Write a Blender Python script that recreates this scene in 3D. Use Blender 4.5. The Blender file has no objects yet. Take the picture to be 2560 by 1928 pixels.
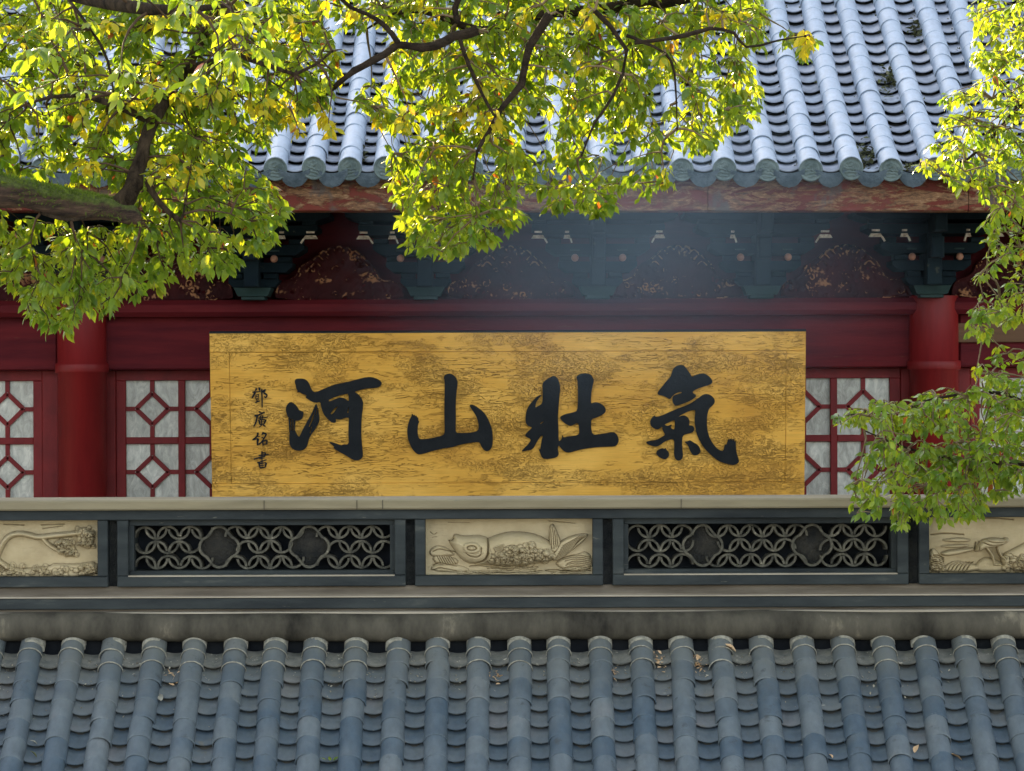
import bpy, bmesh, math, random
import numpy as np
from mathutils import Matrix, Vector, Euler
R = math.radians
rng = random.Random(7)
nr = np.random.default_rng(11)
S = bpy.context.scene
COL = S.collection
F = 8000.0            # focal length in pixels of the 2560 wide frame
CZ = 7.5              # height of the camera above the courtyard

# ------------------------------------------------------------ camera, sky, sun, exposure
cam_d = bpy.data.cameras.new('camera'); cam = bpy.data.objects.new('camera', cam_d); COL.objects.link(cam)
cam_d.sensor_width = 36; cam_d.lens = F/2560*36; cam_d.clip_start = 0.1; cam_d.clip_end = 2000
cam.location = (0, 0, CZ); cam.rotation_euler = (R(90), R(0.2), 0)
S.camera = cam
SUN_EL, SUN_AZ = 21.2, 20.0     # azimuth: degrees to the left of straight ahead
w = bpy.data.worlds.new('World'); S.world = w; w.use_nodes = True
nt = w.node_tree; nt.nodes.clear()
sky = nt.nodes.new('ShaderNodeTexSky'); sky.sky_type = 'NISHITA'; sky.sun_disc = False
sky.sun_elevation = R(SUN_EL); sky.sun_rotation = R(-SUN_AZ)
sky.air_density = 1.0; sky.dust_density = 1.6; sky.ozone_density = 1.0
bg = nt.nodes.new('ShaderNodeBackground'); bg.inputs[1].default_value = 0.15
wo = nt.nodes.new('ShaderNodeOutputWorld')
hz = nt.nodes.new('ShaderNodeHueSaturation'); hz.inputs['Saturation'].default_value = .46; nt.links.new(sky.outputs[0], hz.inputs['Color']); nt.links.new(hz.outputs[0], bg.inputs[0]); nt.links.new(bg.outputs[0], wo.inputs[0])
sun_d = bpy.data.lights.new('sun', 'SUN'); sun = bpy.data.objects.new('sun', sun_d); COL.objects.link(sun)
sun_d.energy = 5.0; sun_d.angle = R(0.6); sun_d.color = (1.0, 0.80, 0.42)
sdir = Vector((-math.sin(R(SUN_AZ))*math.cos(R(SUN_EL)), math.cos(R(SUN_AZ))*math.cos(R(SUN_EL)), math.sin(R(SUN_EL))))
sun.rotation_euler = (-sdir).to_track_quat('-Z', 'Y').to_euler(); sun.location = sdir*60
S.view_settings.view_transform = 'Standard'; S.view_settings.look = 'None'
S.view_settings.gamma = 1; S.view_settings.use_curve_mapping = False
S.view_settings.exposure = 2.12
S.render.engine = 'CYCLES'

# ------------------------------------------------------------ helpers
def at(px, py, Y):
    "a point of the place at distance Y, given where the survey photo shows it"
    return Vector(((px-1280)*Y/F, Y, CZ-(py-964)*Y/F))

def tag(o, label=None, cat=None, group=None, kind=None):
    if label: o['label'] = label
    if cat: o['category'] = cat
    if group: o['group'] = group
    if kind: o['kind'] = kind
    return o

def link(name, me, parent=None, loc=None, rot=None, scale=None):
    o = bpy.data.objects.new(name, me); COL.objects.link(o)
    if parent: o.parent = parent
    if loc is not None: o.location = loc
    if rot is not None: o.rotation_euler = rot
    if scale is not None: o.scale = scale
    return o

def thing(name, label, cat, loc=(0, 0, 0), group=None):
    o = link(name, None, loc=loc); o.empty_display_size = .2
    return tag(o, label, cat, group)

def mesh(name, V, Fc, mat, smooth=False, tint=None):
    me = bpy.data.meshes.new(name)
    me.from_pydata([tuple(v) for v in V], [], [tuple(f) for f in Fc]); 
    if mat: me.materials.append(mat)
    if smooth: me.polygons.foreach_set('use_smooth', [True]*len(me.polygons))
    if tint is not None:
        a = me.attributes.new('tint', 'FLOAT', 'POINT'); a.data.foreach_set('value', np.asarray(tint, dtype=np.float32))
    me.update(); return me

class Acc:
    "collects shapes that become ONE mesh"
    def __init__(s): s.V = []; s.F = []; s.n = 0; s.T = []
    def add(s, V, Fc, M=None, tint=0.0):
        V = np.asarray(V, dtype=float)
        if M is not None:
            A = np.array(M); V = V@A[:3, :3].T + A[:3, 3]
        s.V.append(V); s.F += [tuple(i+s.n for i in f) for f in Fc]; s.n += len(V); s.T.append(np.full(len(V), tint))
        return s
    def box(s, x0, x1, y0, y1, z0, z1, b=0.0, M=None, tint=0.0):
        if b <= 0:
            V = [(x0,y0,z0),(x1,y0,z0),(x1,y1,z0),(x0,y1,z0),(x0,y0,z1),(x1,y0,z1),(x1,y1,z1),(x0,y1,z1)]
            return s.add(V, [(0,3,2,1),(4,5,6,7),(0,1,5,4),(1,2,6,5),(2,3,7,6),(3,0,4,7)], M, tint)
        # chamfer on the front (low y) face edges and the ends
        V = []
        for (y, e) in ((y0, b), (y0+b, 0), (y1, 0)):
            V += [(x0+e,y,z0+e),(x1-e,y,z0+e),(x1-e,y,z1-e),(x0+e,y,z1-e)]
        Fc = [(0,1,2,3)]
        for k in (0, 4):
            for i in range(4):
                j = (i+1) % 4
                Fc.append((k+i, k+4+i, k+4+j, k+j))
        Fc.append((11,10,9,8))
        return s.add(V, Fc, M, tint)
    def tube(s, pts, rad, n=6, tint=0.0, cap=True):
        pts = [Vector(p) for p in pts]; m = len(pts); V = []; Fc = []
        up = Vector((0.13, 0.21, 1)).normalized()
        for i, p in enumerate(pts):
            d = (pts[min(i+1, m-1)]-pts[max(i-1, 0)])
            if d.length < 1e-9: d = Vector((0, 0, 1))
            d.normalize()
            a = d.cross(up)
            if a.length < 1e-3: a = d.cross(Vector((1, 0, 0)))
            a.normalize(); b = d.cross(a)
            r = rad[i] if hasattr(rad, '__len__') else rad
            for k in range(n):
                t = 2*math.pi*k/n
                V.append(p+a*(math.cos(t)*r)+b*(math.sin(t)*r))
        for i in range(m-1):
            for k in range(n):
                Fc.append((i*n+k, i*n+(k+1) % n, (i+1)*n+(k+1) % n, (i+1)*n+k))
        if cap:
            Fc.append(tuple(range(n))[::-1]); Fc.append(tuple(range((m-1)*n, m*n)))
        return s.add([tuple(v) for v in V], Fc, None, tint)
    def build(s, name, mat, parent=None, smooth=False):
        me = mesh(name, np.concatenate(s.V), s.F, mat, smooth, np.concatenate(s.T))
        return link(name, me, parent)

def bars(acc, p0, p1, wd, y0, y1, b=0.0):
    "a bar in the x-z plane from p0 to p1 (x,z), width wd, from depth y0 to y1"
    dx, dz = p1[0]-p0[0], p1[1]-p0[1]; L = math.hypot(dx, dz); a = math.atan2(dz, dx)
    M = Matrix.Translation((p0[0], 0, p0[1])) @ Matrix.Rotation(-a, 4, 'Y')
    acc.box(0, L, y0, y1, -wd/2, wd/2, b, M)

# ------------------------------------------------------------ materials
def nodes(name):
    m = bpy.data.materials.new(name); m.use_nodes = True
    N = m.node_tree.nodes; L = m.node_tree.links
    return m, N, L, N['Principled BSDF'], N['Material Output']

def pos(N, L, scale=(1, 1, 1), rnd=False):
    g = N.new('ShaderNodeNewGeometry'); mp = N.new('ShaderNodeMapping')
    L.new(g.outputs['Position'], mp.inputs[0]); mp.inputs['Scale'].default_value = scale
    return mp.outputs[0]

def noise(N, L, vec, scale, detail=5, rough=.55, dist=0):
    n = N.new('ShaderNodeTexNoise'); n.inputs['Scale'].default_value = scale
    n.inputs['Detail'].default_value = detail; n.inputs['Roughness'].default_value = rough
    n.inputs['Distortion'].default_value = dist
    L.new(vec, n.inputs['Vector']); return n.outputs['Fac']

def ramp(N, L, fac, stops):
    r = N.new('ShaderNodeValToRGB'); L.new(fac, r.inputs[0]); e = r.color_ramp.elements
    while len(e) < len(stops): e.new(.5)
    for i, (p, c) in enumerate(stops):
        e[i].position = p; e[i].color = (c[0], c[1], c[2], 1) if hasattr(c, '__len__') else (c, c, c, 1)
    return r.outputs[0]

def mix(N, L, fac, a, b, mode='MIX'):
    m = N.new('ShaderNodeMix'); m.data_type = 'RGBA'; m.blend_type = mode
    for s, v in ((m.inputs[0], fac), (m.inputs[6], a), (m.inputs[7], b)):
        if isinstance(v, (int, float)): s.default_value = v
        elif isinstance(v, tuple): s.default_value = (v[0], v[1], v[2], 1)
        else: L.new(v, s)
    return m.outputs[2]

def math_(N, L, op, a, b=0.0):
    m = N.new('ShaderNodeMath'); m.operation = op
    for s, v in ((m.inputs[0], a), (m.inputs[1], b)):
        if isinstance(v, (int, float)): s.default_value = v
        else: L.new(v, s)
    return m.outputs[0]

def bump(N, L, h, B, strength=.4, dist=.01):
    b = N.new('ShaderNodeBump'); b.inputs['Strength'].default_value = strength; b.inputs['Distance'].default_value = dist
    L.new(h, b.inputs['Height']); L.new(b.outputs[0], B.inputs['Normal']); return b

def rnd_fac(N, L):
    oi = N.new('ShaderNodeObjectInfo'); at_ = N.new('ShaderNodeAttribute'); at_.attribute_name = 'tint'
    return math_(N, L, 'FRACT', math_(N, L, 'ADD', oi.outputs['Random'], at_.outputs['Fac']))

def simple(name, c1, c2, scale=6, rough=.7, stretch=(1, 1, 1), bstr=.25, bdist=.004, spots=None, c3=None, spec=.16, metal=0):
    m, N, L, B, O = nodes(name); v = pos(N, L, stretch)
    n = noise(N, L, v, scale, 8, .65)
    st = [(.33, c1), (.62, c2)] + ([(.74, c3)] if c3 else [])
    c = ramp(N, L, n, st)
    if spots:
        sc, thr, colr = spots
        s = noise(N, L, v, sc, 6, .7)
        f = ramp(N, L, s, [(thr, 0.0), (thr+.05, 1.0)])
        c = mix(N, L, f, c, colr)
    L.new(c, B.inputs['Base Color']); B.inputs['Roughness'].default_value = rough
    B.inputs['Specular IOR Level'].default_value = spec; B.inputs['Metallic'].default_value = metal
    bump(N, L, noise(N, L, v, scale*6, 8, .75), B, min(1, bstr*1.4), bdist*1.3)
    return m

def tile_mat(name, cols, rough, dirt=None, pale=None, dust=None, spec=.32, coat=0):
    m, N, L, B, O = nodes(name); v = pos(N, L)
    f = rnd_fac(N, L)
    n = noise(N, L, v, 3.0, 4, .6)
    ff = math_(N, L, 'ADD', math_(N, L, 'MULTIPLY', f, .38), math_(N, L, 'MULTIPLY', n, .75))
    k = len(cols)
    c = ramp(N, L, ff, [(.08+.82*i/(k-1), cc) for i, cc in enumerate(cols)])
    n2 = noise(N, L, pos(N, L, (1, .45, .45)), 26, 8, .7)
    c = mix(N, L, 1.0, c, ramp(N, L, n2, [(.25, .74), (.75, 1.22)]), 'MULTIPLY')
    if pale:
        thr, colr, sc = pale
        s = ramp(N, L, noise(N, L, v, sc, 8, .75, .6), [(thr, 0.0), (thr+.07, 1.0)])
        c = mix(N, L, s, c, colr)
    if dust:
        z0, z1, colr = dust
        g2 = N.new('ShaderNodeNewGeometry'); sp_ = N.new('ShaderNodeSeparateXYZ'); L.new(g2.outputs['Position'], sp_.inputs[0])
        zz = math_(N, L, 'ADD', sp_.outputs[2], math_(N, L, 'MULTIPLY', math_(N, L, 'SUBTRACT', noise(N, L, v, 4.5, 6, .7), .5), .55))
        mr = N.new('ShaderNodeMapRange'); L.new(zz, mr.inputs[0]); mr.inputs[1].default_value = z0; mr.inputs[2].default_value = z1; mr.inputs[4].default_value = .8
        c = mix(N, L, mr.outputs[0], c, colr)
    if dirt:
        thr, colr, sc = dirt
        s = ramp(N, L, noise(N, L, v, sc, 6, .7), [(thr, 0.0), (thr+.1, .8)])
        c = mix(N, L, s, c, colr)
    L.new(c, B.inputs['Base Color'])
    L.new(math_(N, L, 'ADD', math_(N, L, 'MULTIPLY', n2, .25), rough-.12), B.inputs['Roughness'])
    B.inputs['Specular IOR Level'].default_value = spec
    if coat: B.inputs['Coat Weight'].default_value = coat; B.inputs['Coat Roughness'].default_value = .35
    bump(N, L, noise(N, L, v, 60, 8, .7), B, .35, .003)
    return m

M_low = tile_mat('grey_blue_tile', [(.050,.068,.082),(.085,.103,.114),(.055,.082,.108),(.090,.112,.128),(.115,.135,.145),(.16,.165,.165)], .52, dirt=(.60, (.045,.052,.055), 11), pale=(.69, (.30,.29,.25), 14), dust=(5.95, 6.35, (.145,.145,.125)))
M_lowpan = tile_mat('grey_blue_pan_tile', [(.048,.065,.078),(.072,.09,.10),(.052,.076,.10),(.088,.106,.118),(.12,.118,.122)], .5, dust=(5.85, 6.30, (.145,.14,.115)), dirt=(.62, (.11,.105,.085), 7), pale=(.64, (.34,.33,.28), 24))
M_up = tile_mat('pale_grey_tile', [(.24,.29,.36),(.30,.355,.43),(.27,.325,.40),(.34,.39,.46)], .40, dirt=(.70, (.20,.21,.2), 8), spec=.7)
M_uppan = tile_mat('pale_grey_pan_tile', [(.20,.23,.28),(.34,.385,.46),(.24,.26,.31),(.38,.42,.49)], .42, dirt=(.66, (.13,.15,.10), 11), spec=.7)
M_toppan = simple('limed_pan_tile', (.08,.085,.08), (.16,.155,.135), 14, .85, spots=(25, .62, (.40,.37,.30)))
M_end = simple('grey_green_clay', (.065,.09,.088), (.13,.165,.155), 14, .75, bstr=.5)
M_drip = simple('blue_grey_clay', (.07,.10,.12), (.15,.195,.225), 12, .7, bstr=1.0, bdist=.035)
M_mortar = simple('lime_mortar', (.15,.145,.12), (.34,.32,.26), 30, .9)
M_dark = simple('dark_timber', (.012,.014,.018), (.025,.028,.032), 5, .95, spec=.1)
M_deck = simple('roof_bedding', (.05,.05,.045), (.10,.095,.08), 12, .95)
M_slate = simple('blue_grey_plaster', (.014,.018,.021), (.038,.045,.046), 3.6, .62, (.5, 1, 2.4), c3=(.085,.088,.08), spots=(13, .67, (.13,.125,.10)))
M_slotm = simple('dark_weathered_slot', (.022,.026,.030), (.06,.062,.06), 14, .85, bstr=.8, bdist=.02)
M_roll = simple('weathered_grey_plaster', (.020,.018,.014), (.095,.085,.065), 3.2, .8, (1.3, 1, .5), c3=(.25,.215,.155), spots=(5, .68, (.05,.048,.04)), bstr=.5)
M_coping = simple('beige_plaster', (.185,.155,.10), (.27,.23,.15), 3, .8, (.4, 1, 3), spots=(12, .68, (.18,.165,.12)))
M_pale = simple('pale_stone_ledge', (.27,.235,.185), (.40,.35,.28), 6, .85, (.4, 1, 2))
M_brownband = simple('brown_weathered_ledge', (.11,.088,.066), (.23,.19,.145), 5, .85, (.3, 1, 3))
M_ring = simple('lattice_clay', (.040,.040,.034), (.14,.13,.10), 22, .85, c3=(.38,.34,.26), bstr=.6)
M_med = simple('medallion_clay', (.025,.027,.028), (.065,.06,.05), 10, .85, c3=(.22,.19,.13), bstr=.8, bdist=.02)
M_redcol = simple('red_column_lacquer', (.12,.007,.008), (.19,.011,.011), 4, .5, (1.6, 1, .3), bstr=.35, spec=.25, spots=(12, .70, (.20,.035,.025)))
M_redwood = simple('dark_red_timber', (.060,.005,.009), (.115,.010,.013), 3.2, .72, (.35, 1, 3.5), spots=(9, .66, (.11,.035,.022)), bstr=.5, spec=.15)
M_redfr = simple('red_window_paint', (.11,.007,.008), (.175,.012,.012), 7, .55, (1, 1, .6), bstr=.35, spec=.25, spots=(22, .68, (.20,.04,.03)))
M_brown = simple('faded_brown_board', (.10,.055,.03), (.16,.09,.05), 3, .7, (.3, 1, 5))
M_teal = simple('dark_teal_paint', (.006,.012,.018), (.013,.024,.030), 4, .95, spec=.12, spots=(7, .66, (.06,.065,.05)))
M_cap = simple('green_cap_paint', (.012,.028,.028), (.024,.048,.046), 6, .6)
M_lightgap = simple('light_gap_cream', (.30,.22,.16), (.75,.66,.56), 40, .6)
M_knob = simple('copper_knob_paint', (.20,.09,.06), (.34,.18,.12), 12, .35)
M_black = simple('black_ink_lacquer', (.004,.006,.008), (.010,.012,.014), 9, .6, bstr=.5, spec=.2)
M_bark = simple('rough_bark', (.020,.014,.009), (.13,.09,.055), 15, .95, (2.4, 2.4, .8), bstr=1.0, bdist=.06, c3=(.20,.15,.10))
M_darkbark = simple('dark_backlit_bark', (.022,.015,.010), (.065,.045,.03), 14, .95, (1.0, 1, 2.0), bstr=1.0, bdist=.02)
M_twig = simple('brown_twig', (.035,.022,.013), (.09,.055,.03), 20, .8)
M_twigp = simple('pale_twig', (.10,.07,.035), (.20,.14,.08), 20, .8)
M_ground = simple('stone_paving', (.20,.19,.17), (.30,.285,.25), 1.5, .9)
M_rwall = simple('grey_wall_plaster', (.25,.25,.24), (.33,.32,.30), 1.2, .9)
M_litter = simple('dry_litter', (.05,.045,.02), (.12,.13,.06), 30, .9, c3=(.25,.2,.15))
M_crumb = simple('pale_crumbs', (.16,.14,.10), (.42,.38,.30), 40, .9)
M_dryleaf = simple('dry_leaf', (.42,.26,.13), (.58,.40,.24), 14, .7)

# relief stone with brown patina and painted shade in the recesses
m, N, L, B, O = nodes('carved_cream_stone'); v = pos(N, L)
g = N.new('ShaderNodeNewGeometry')
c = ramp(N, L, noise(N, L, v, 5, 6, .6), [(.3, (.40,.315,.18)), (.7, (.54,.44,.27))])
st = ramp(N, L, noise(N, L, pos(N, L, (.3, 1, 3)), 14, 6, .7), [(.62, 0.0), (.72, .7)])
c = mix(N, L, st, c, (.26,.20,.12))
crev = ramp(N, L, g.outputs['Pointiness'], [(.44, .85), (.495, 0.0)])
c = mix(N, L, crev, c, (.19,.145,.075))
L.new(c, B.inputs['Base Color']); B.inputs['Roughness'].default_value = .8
bump(N, L, noise(N, L, pos(N, L, (.35, 1, 2.2)), 40, 8, .75), B, .7, .008); M_relief = m

# openwork carved panel: dark red wood with worn gilding
m, N, L, B, O = nodes('worn_gilt_carving'); v = pos(N, L)
c = ramp(N, L, noise(N, L, v, 4, 4), [(.3, (.022,.004,.005)), (.7, (.060,.009,.010))])
g3 = N.new('ShaderNodeNewGeometry'); gl = ramp(N, L, math_(N, L, 'ADD', noise(N, L, pos(N, L, (.7, 1, 1.4)), 9, 4, .6, .4), math_(N, L, 'MULTIPLY', math_(N, L, 'SUBTRACT', g3.outputs['Pointiness'], .5), 2.2)), [(.60, 0.0), (.68, 1.0)])
c = mix(N, L, gl, c, (.36,.17,.08))
L.new(c, B.inputs['Base Color']); B.inputs['Roughness'].default_value = .7; B.inputs['Specular IOR Level'].default_value = .15; M_carve = m

# peeling eave board
m, N, L, B, O = nodes('peeling_red_paint'); v = pos(N, L, (.55, 1, 2.2))
c = ramp(N, L, noise(N, L, v, 3, 5), [(.3, (.075,.014,.010)), (.7, (.155,.036,.024))])
p1 = ramp(N, L, noise(N, L, v, 6.5, 12, .80, .8), [(.47, 0.0), (.51, 1.0)])
c = mix(N, L, p1, c, ramp(N, L, noise(N, L, v, 30, 8, .8), [(.38, (.06,.030,.018)), (.58, (.24,.13,.065)), (.75, (.46,.35,.22))]))
p2 = ramp(N, L, noise(N, L, pos(N, L, (1, 1, .7)), 4.3, 5, .6), [(.55, 0.0), (.63, .85)])
c = mix(N, L, p2, c, (.085,.075,.07))
L.new(c, B.inputs['Base Color']); B.inputs['Roughness'].default_value = .75; B.inputs['Specular IOR Level'].default_value = .15
bump(N, L, p1, B, .6, .006); M_peel = m

# gold lacquer board: wrinkled lacquer
m, N, L, B, O = nodes('crazed_gold_lacquer')
v = pos(N, L, (1, 1, 1.9))
base = ramp(N, L, noise(N, L, v, 1.6, 6, .6), [(.25, (.47,.215,.024)), (.48, (.67,.345,.048)), (.72, (.80,.455,.090))])
grain = noise(N, L, pos(N, L, (.6, 1, 14)), 9, 5, .6)
base = mix(N, L, 1.0, base, ramp(N, L, grain, [(.3, .86), (.7, 1.1)]), 'MULTIPLY')
wr = noise(N, L, pos(N, L, (1, 1, 1.9)), 19, 3.5, .6, 2.8)
rid = math_(N, L, 'ABSOLUTE', math_(N, L, 'SUBTRACT', wr, .5))
line = ramp(N, L, rid, [(.0, 1.0), (.032, 0.0)])
wr2 = noise(N, L, pos(N, L, (.7, 1, 7)), 9, 3, .5, 1.2)
line2 = ramp(N, L, math_(N, L, 'ABSOLUTE', math_(N, L, 'SUBTRACT', wr2, .5)), [(.0, 1.0), (.018, 0.0)])
patch = ramp(N, L, noise(N, L, pos(N, L, (.8, 1, 1.6)), 2.6, 5, .65), [(.47, 0.0), (.66, 1.0)])
patch2 = ramp(N, L, noise(N, L, pos(N, L, (.5, 1, 3)), 3.1, 4, .6), [(.48, 0.0), (.62, 1.0)])
ln = math_(N, L, 'MAXIMUM', math_(N, L, 'MULTIPLY', line, patch), math_(N, L, 'MULTIPLY', line2, patch2))
c = mix(N, L, math_(N, L, 'MULTIPLY', ln, .60), base, (.24,.095,.010))
sp = ramp(N, L, noise(N, L, v, 6.5, 10, .8), [(.69, 0.0), (.76, .85)])
c = mix(N, L, sp, c, (.13,.06,.015))
L.new(c, B.inputs['Base Color']); B.inputs['Roughness'].default_value = .5; B.inputs['Metallic'].default_value = .05; B.inputs['Specular IOR Level'].default_value = .35
hh = math_(N, L, 'SUBTRACT', math_(N, L, 'MULTIPLY', math_(N, L, 'MULTIPLY', wr, patch), .5), ln)
bump(N, L, hh, B, 1.0, .018); M_gold = m

# dirty window glass
m, N, L, B, O = nodes('dusty_window_glass')
f = rnd_fac(N, L)
c = ramp(N, L, noise(N, L, pos(N, L, (1.8, 1, .8)), 9, 9, .75, 1.4), [(.30, (.26,.255,.22)), (.5, (.46,.45,.39)), (.70, (.74,.72,.62))])
c = mix(N, L, 1.0, c, ramp(N, L, f, [(0, .85), (1, 1.15)]), 'MULTIPLY')
st = ramp(N, L, noise(N, L, pos(N, L, (5, 1, 1)), 9, 4, .7, 1.0), [(.64, 0.0), (.69, .6)])
c = mix(N, L, st, c, (.55,.52,.40))
L.new(c, B.inputs['Base Color']); B.inputs['Roughness'].default_value = .22; B.inputs['Specular IOR Level'].default_value = .6
B.inputs['Transmission Weight'].default_value = .12
bump(N, L, noise(N, L, pos(N, L), 5, 3), B, .15, .01); M_glass = m

# leaves
def leaf_mat(name, stops, trans, tw=.5):
    m, N, L, B, O = nodes(name)
    oi = N.new('ShaderNodeObjectInfo'); at_ = N.new('ShaderNodeAttribute'); at_.attribute_name = 'tint'
    f = math_(N, L, 'ADD', at_.outputs['Fac'], math_(N, L, 'MULTIPLY', math_(N, L, 'LESS_THAN', at_.outputs['Fac'], 1e-5), math_(N, L, 'MULTIPLY', oi.outputs['Random'], .8)))
    c = ramp(N, L, f, stops); L.new(c, B.inputs['Base Color'])
    B.inputs['Roughness'].default_value = .38; B.inputs['Specular IOR Level'].default_value = .5
    t = N.new('ShaderNodeBsdfTranslucent'); L.new(ramp(N, L, f, trans), t.inputs[0])
    ms = N.new('ShaderNodeMixShader'); ms.inputs[0].default_value = tw
    L.new(B.outputs[0], ms.inputs[1]); L.new(t.outputs[0], ms.inputs[2]); L.new(ms.outputs[0], O.inputs[0])
    return m
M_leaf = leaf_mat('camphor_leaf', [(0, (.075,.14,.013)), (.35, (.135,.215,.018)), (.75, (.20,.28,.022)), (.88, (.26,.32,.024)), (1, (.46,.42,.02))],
                  [(0, (.24,.40,.014)), (.5, (.42,.50,.015)), (.86, (.58,.54,.014)), (1, (.95,.68,.01))], .52)  # last stops hold the painted sunlit gold of the yellow sprays
M_leafred = leaf_mat('red_camphor_leaf', [(0, (.30,.05,.012)), (1, (.38,.14,.02))], [(0, (.55,.10,.02)), (1, (.6,.28,.03))])
# moss on the limb's upper side, by the surface normal
m, N, L, B, O = nodes('mossy_bark'); v = pos(N, L)
gg = N.new('ShaderNodeNewGeometry'); sx = N.new('ShaderNodeSeparateXYZ'); L.new(gg.outputs['Normal'], sx.inputs[0])
c = ramp(N, L, noise(N, L, pos(N, L, (.5, 1, 2.5)), 16, 8, .7), [(.38, (.035,.018,.010)), (.56, (.14,.078,.045)), (.72, (.28,.19,.12))])
f = math_(N, L, 'ADD', sx.outputs[2], math_(N, L, 'MULTIPLY', math_(N, L, 'SUBTRACT', noise(N, L, v, 14, 6, .7), .5), 1.6))
f = ramp(N, L, f, [(.15, 0.0), (.45, 1.0)])
c = mix(N, L, f, c, ramp(N, L, noise(N, L, v, 50, 4), [(.3, (.07,.095,.015)), (.7, (.19,.24,.04))]))
L.new(c, B.inputs['Base Color']); B.inputs['Roughness'].default_value = .95
bump(N, L, noise(N, L, pos(N, L, (.5, 1, 2.5)), 18, 8, .8), B, 1.0, .08); M_moss = m
M_mossb = simple('moss_blades', (.05,.085,.010), (.14,.20,.022), 30, .9)

# ------------------------------------------------------------ ground
o = Acc().box(-60, 60, -30, 90, -.3, 0).build('ground', M_ground); tag(o, kind='structure')

# ------------------------------------------------------------ tile shapes (y = up the slope, z = off the roof)
def barrel_mesh(r, L, mat, tp=.94, th=.012, n=12, name='barrel_tile', seed=0):
    q = random.Random(seed); V = []; Fc = []
    prof = [(.03, r-.0050), (0, r-.0042), (0, r), (.006, r+.0012), (.02, r), (L+.014, r*tp)]
    j = [1+q.uniform(-.012, .012) for _ in range(n+1)]
    for (y, rr) in prof:
        for k in range(n+1):
            t = math.pi*(-.06+1.12*k/n)
            V.append((-math.cos(t)*rr*j[k], y, math.sin(t)*rr*j[k]))
    w_ = n+1
    for i in range(len(prof)-1):
        for k in range(n):
            Fc.append((i*w_+k, i*w_+k+1, (i+1)*w_+k+1, (i+1)*w_+k))
    V = [(x, y, z) for (x, y, z) in V]
    return mesh(name, V, Fc, mat, True)

def pan_mesh(W, L, mat, sag, th=.014, n=7, name='pan_tile', seed=0):
    q = random.Random(seed); V = []; Fc = []
    def z(x): return sag*((2*x/W)**2)
    k1 = q.uniform(-.002, .002)
    prof = [(.05, .35*th), (0, .70*th), (0, th), (L+.015, -.006)]
    for (y, dz) in prof:
        for k in range(n+1):
            x = -W/2+W*k/n
            V.append((x, y+(k1*x/W if y == 0 else 0)+ (-.010*(1-(2*x/W)**2) if y == 0 else 0), z(x)+dz))
    w_ = n+1
    for i in range(len(prof)-1):
        for k in range(n):
            Fc.append((i*w_+k, i*w_+k+1, (i+1)*w_+k+1, (i+1)*w_+k))
    me = mesh(name, V, Fc, mat, False)
    for i, p in enumerate(me.polygons): p.use_smooth = i >= 2*n
    return me

def mesh_arrays(me):
    V = np.empty(len(me.vertices)*3); me.vertices.foreach_get('co', V)
    return V.reshape(-1, 3), [tuple(p.vertices) for p in me.polygons]

class StuffTiles:
    def __init__(s): s.a = Acc()
    def put(s, me, loc, rx, rz=0):
        V, Fc = mesh_arrays(me)
        M = Matrix.Translation(loc) @ Euler((rx, 0, rz)).to_matrix().to_4x4()
        s.a.add(V, Fc, M, rng.random())

# ============================================================ FRONT HALL (lower roof with the openwork ridge)
YR = 16.0
k16 = YR/F
fh = thing('front_hall', 'front hall with blue-grey tiled roof below a ridge of carved panels and ring lattice', 'building', (0, 14.5, 0))
def zf(py, Y=YR): return CZ-(py-964)*Y/F
def xf(px, Y=YR): return (px-1280)*Y/F
def inv(parent, o):
    o.parent = parent; o.matrix_parent_inverse = Matrix.Translation(-Vector(parent.location)); return o
def part(name, acc, mat, parent, smooth=False):
    return inv(parent, acc.build(name, mat, None, smooth))

XL, XR = -6.2, 6.2
# ridge courses, from the coping down
part('coping', Acc().box(XL, XR, 15.93, 16.40, zf(1271.5), zf(1246.5), .008), M_coping, fh)
for px in (662, 893, 957, 1700, 2150):
    part('coping_joint', Acc().box(xf(px)-.0015, xf(px)+.0015, 15.9265, 15.94, zf(1270.5), zf(1248)), M_roll, fh)
part('ridge_beam', Acc().box(XL, XR, 15.975, 16.36, zf(1297), zf(1271.5), .004), M_slate, fh)
cv = [(16.3, zf(1464)), (16.03, zf(1464)), (16.025, zf(1470)), (16.01, zf(1477)), (15.98, zf(1483)), (15.95, zf(1487)), (16.3, zf(1487))]
part('brown_ledge', Acc().add([(x, y, z) for x in (XL, XR) for (y, z) in cv], [(i, 7+i, 8+i, i+1) for i in range(6)]), M_brownband, fh, True)
part('ledge_edge', Acc().box(XL, XR, 15.945, 16.36, zf(1491), zf(1487), .002), M_pale, fh)
part('ridge_band', Acc().box(XL, XR, 15.955, 16.36, zf(1519), zf(1491), .004), M_slate, fh)
part('shadow_course', Acc().box(XL, XR, 15.99, 16.36, zf(1526), zf(1519)), M_brownband, fh)
# big half-round roll: a swept profile
rp = []
for i in range(15):
    t = i/14; a = R(100-190*t)
    rp.append((15.93-.085*math.cos(R(-90+180*min(1, t*1.0)))*1.0, zf(1526)-.138*(t**1.05)))
prof = [(16.3, zf(1526))]
zt, zb = zf(1526), zf(1599)
for i in range(17):
    a = math.pi*i/16
    prof.append((15.96-.10*math.sin(a)**.7, (zt+zb)/2+(zt-zb)/2*math.cos(a)))
prof.append((16.3, zb))
V = []; Fc = []; nx = 60
for i in range(nx+1):
    x = XL+(XR-XL)*i/nx
    wv = .004*math.sin(x*2.1)+.003*math.sin(x*5.3+1)
    for (y, z) in prof: V.append((x, y, z+wv*(1 if z < zt-.001 else 0)))
m_ = len(prof)
for i in range(nx):
    for k in range(m_-1): Fc.append((i*m_+k, (i+1)*m_+k, (i+1)*m_+k+1, i*m_+k+1))
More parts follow.
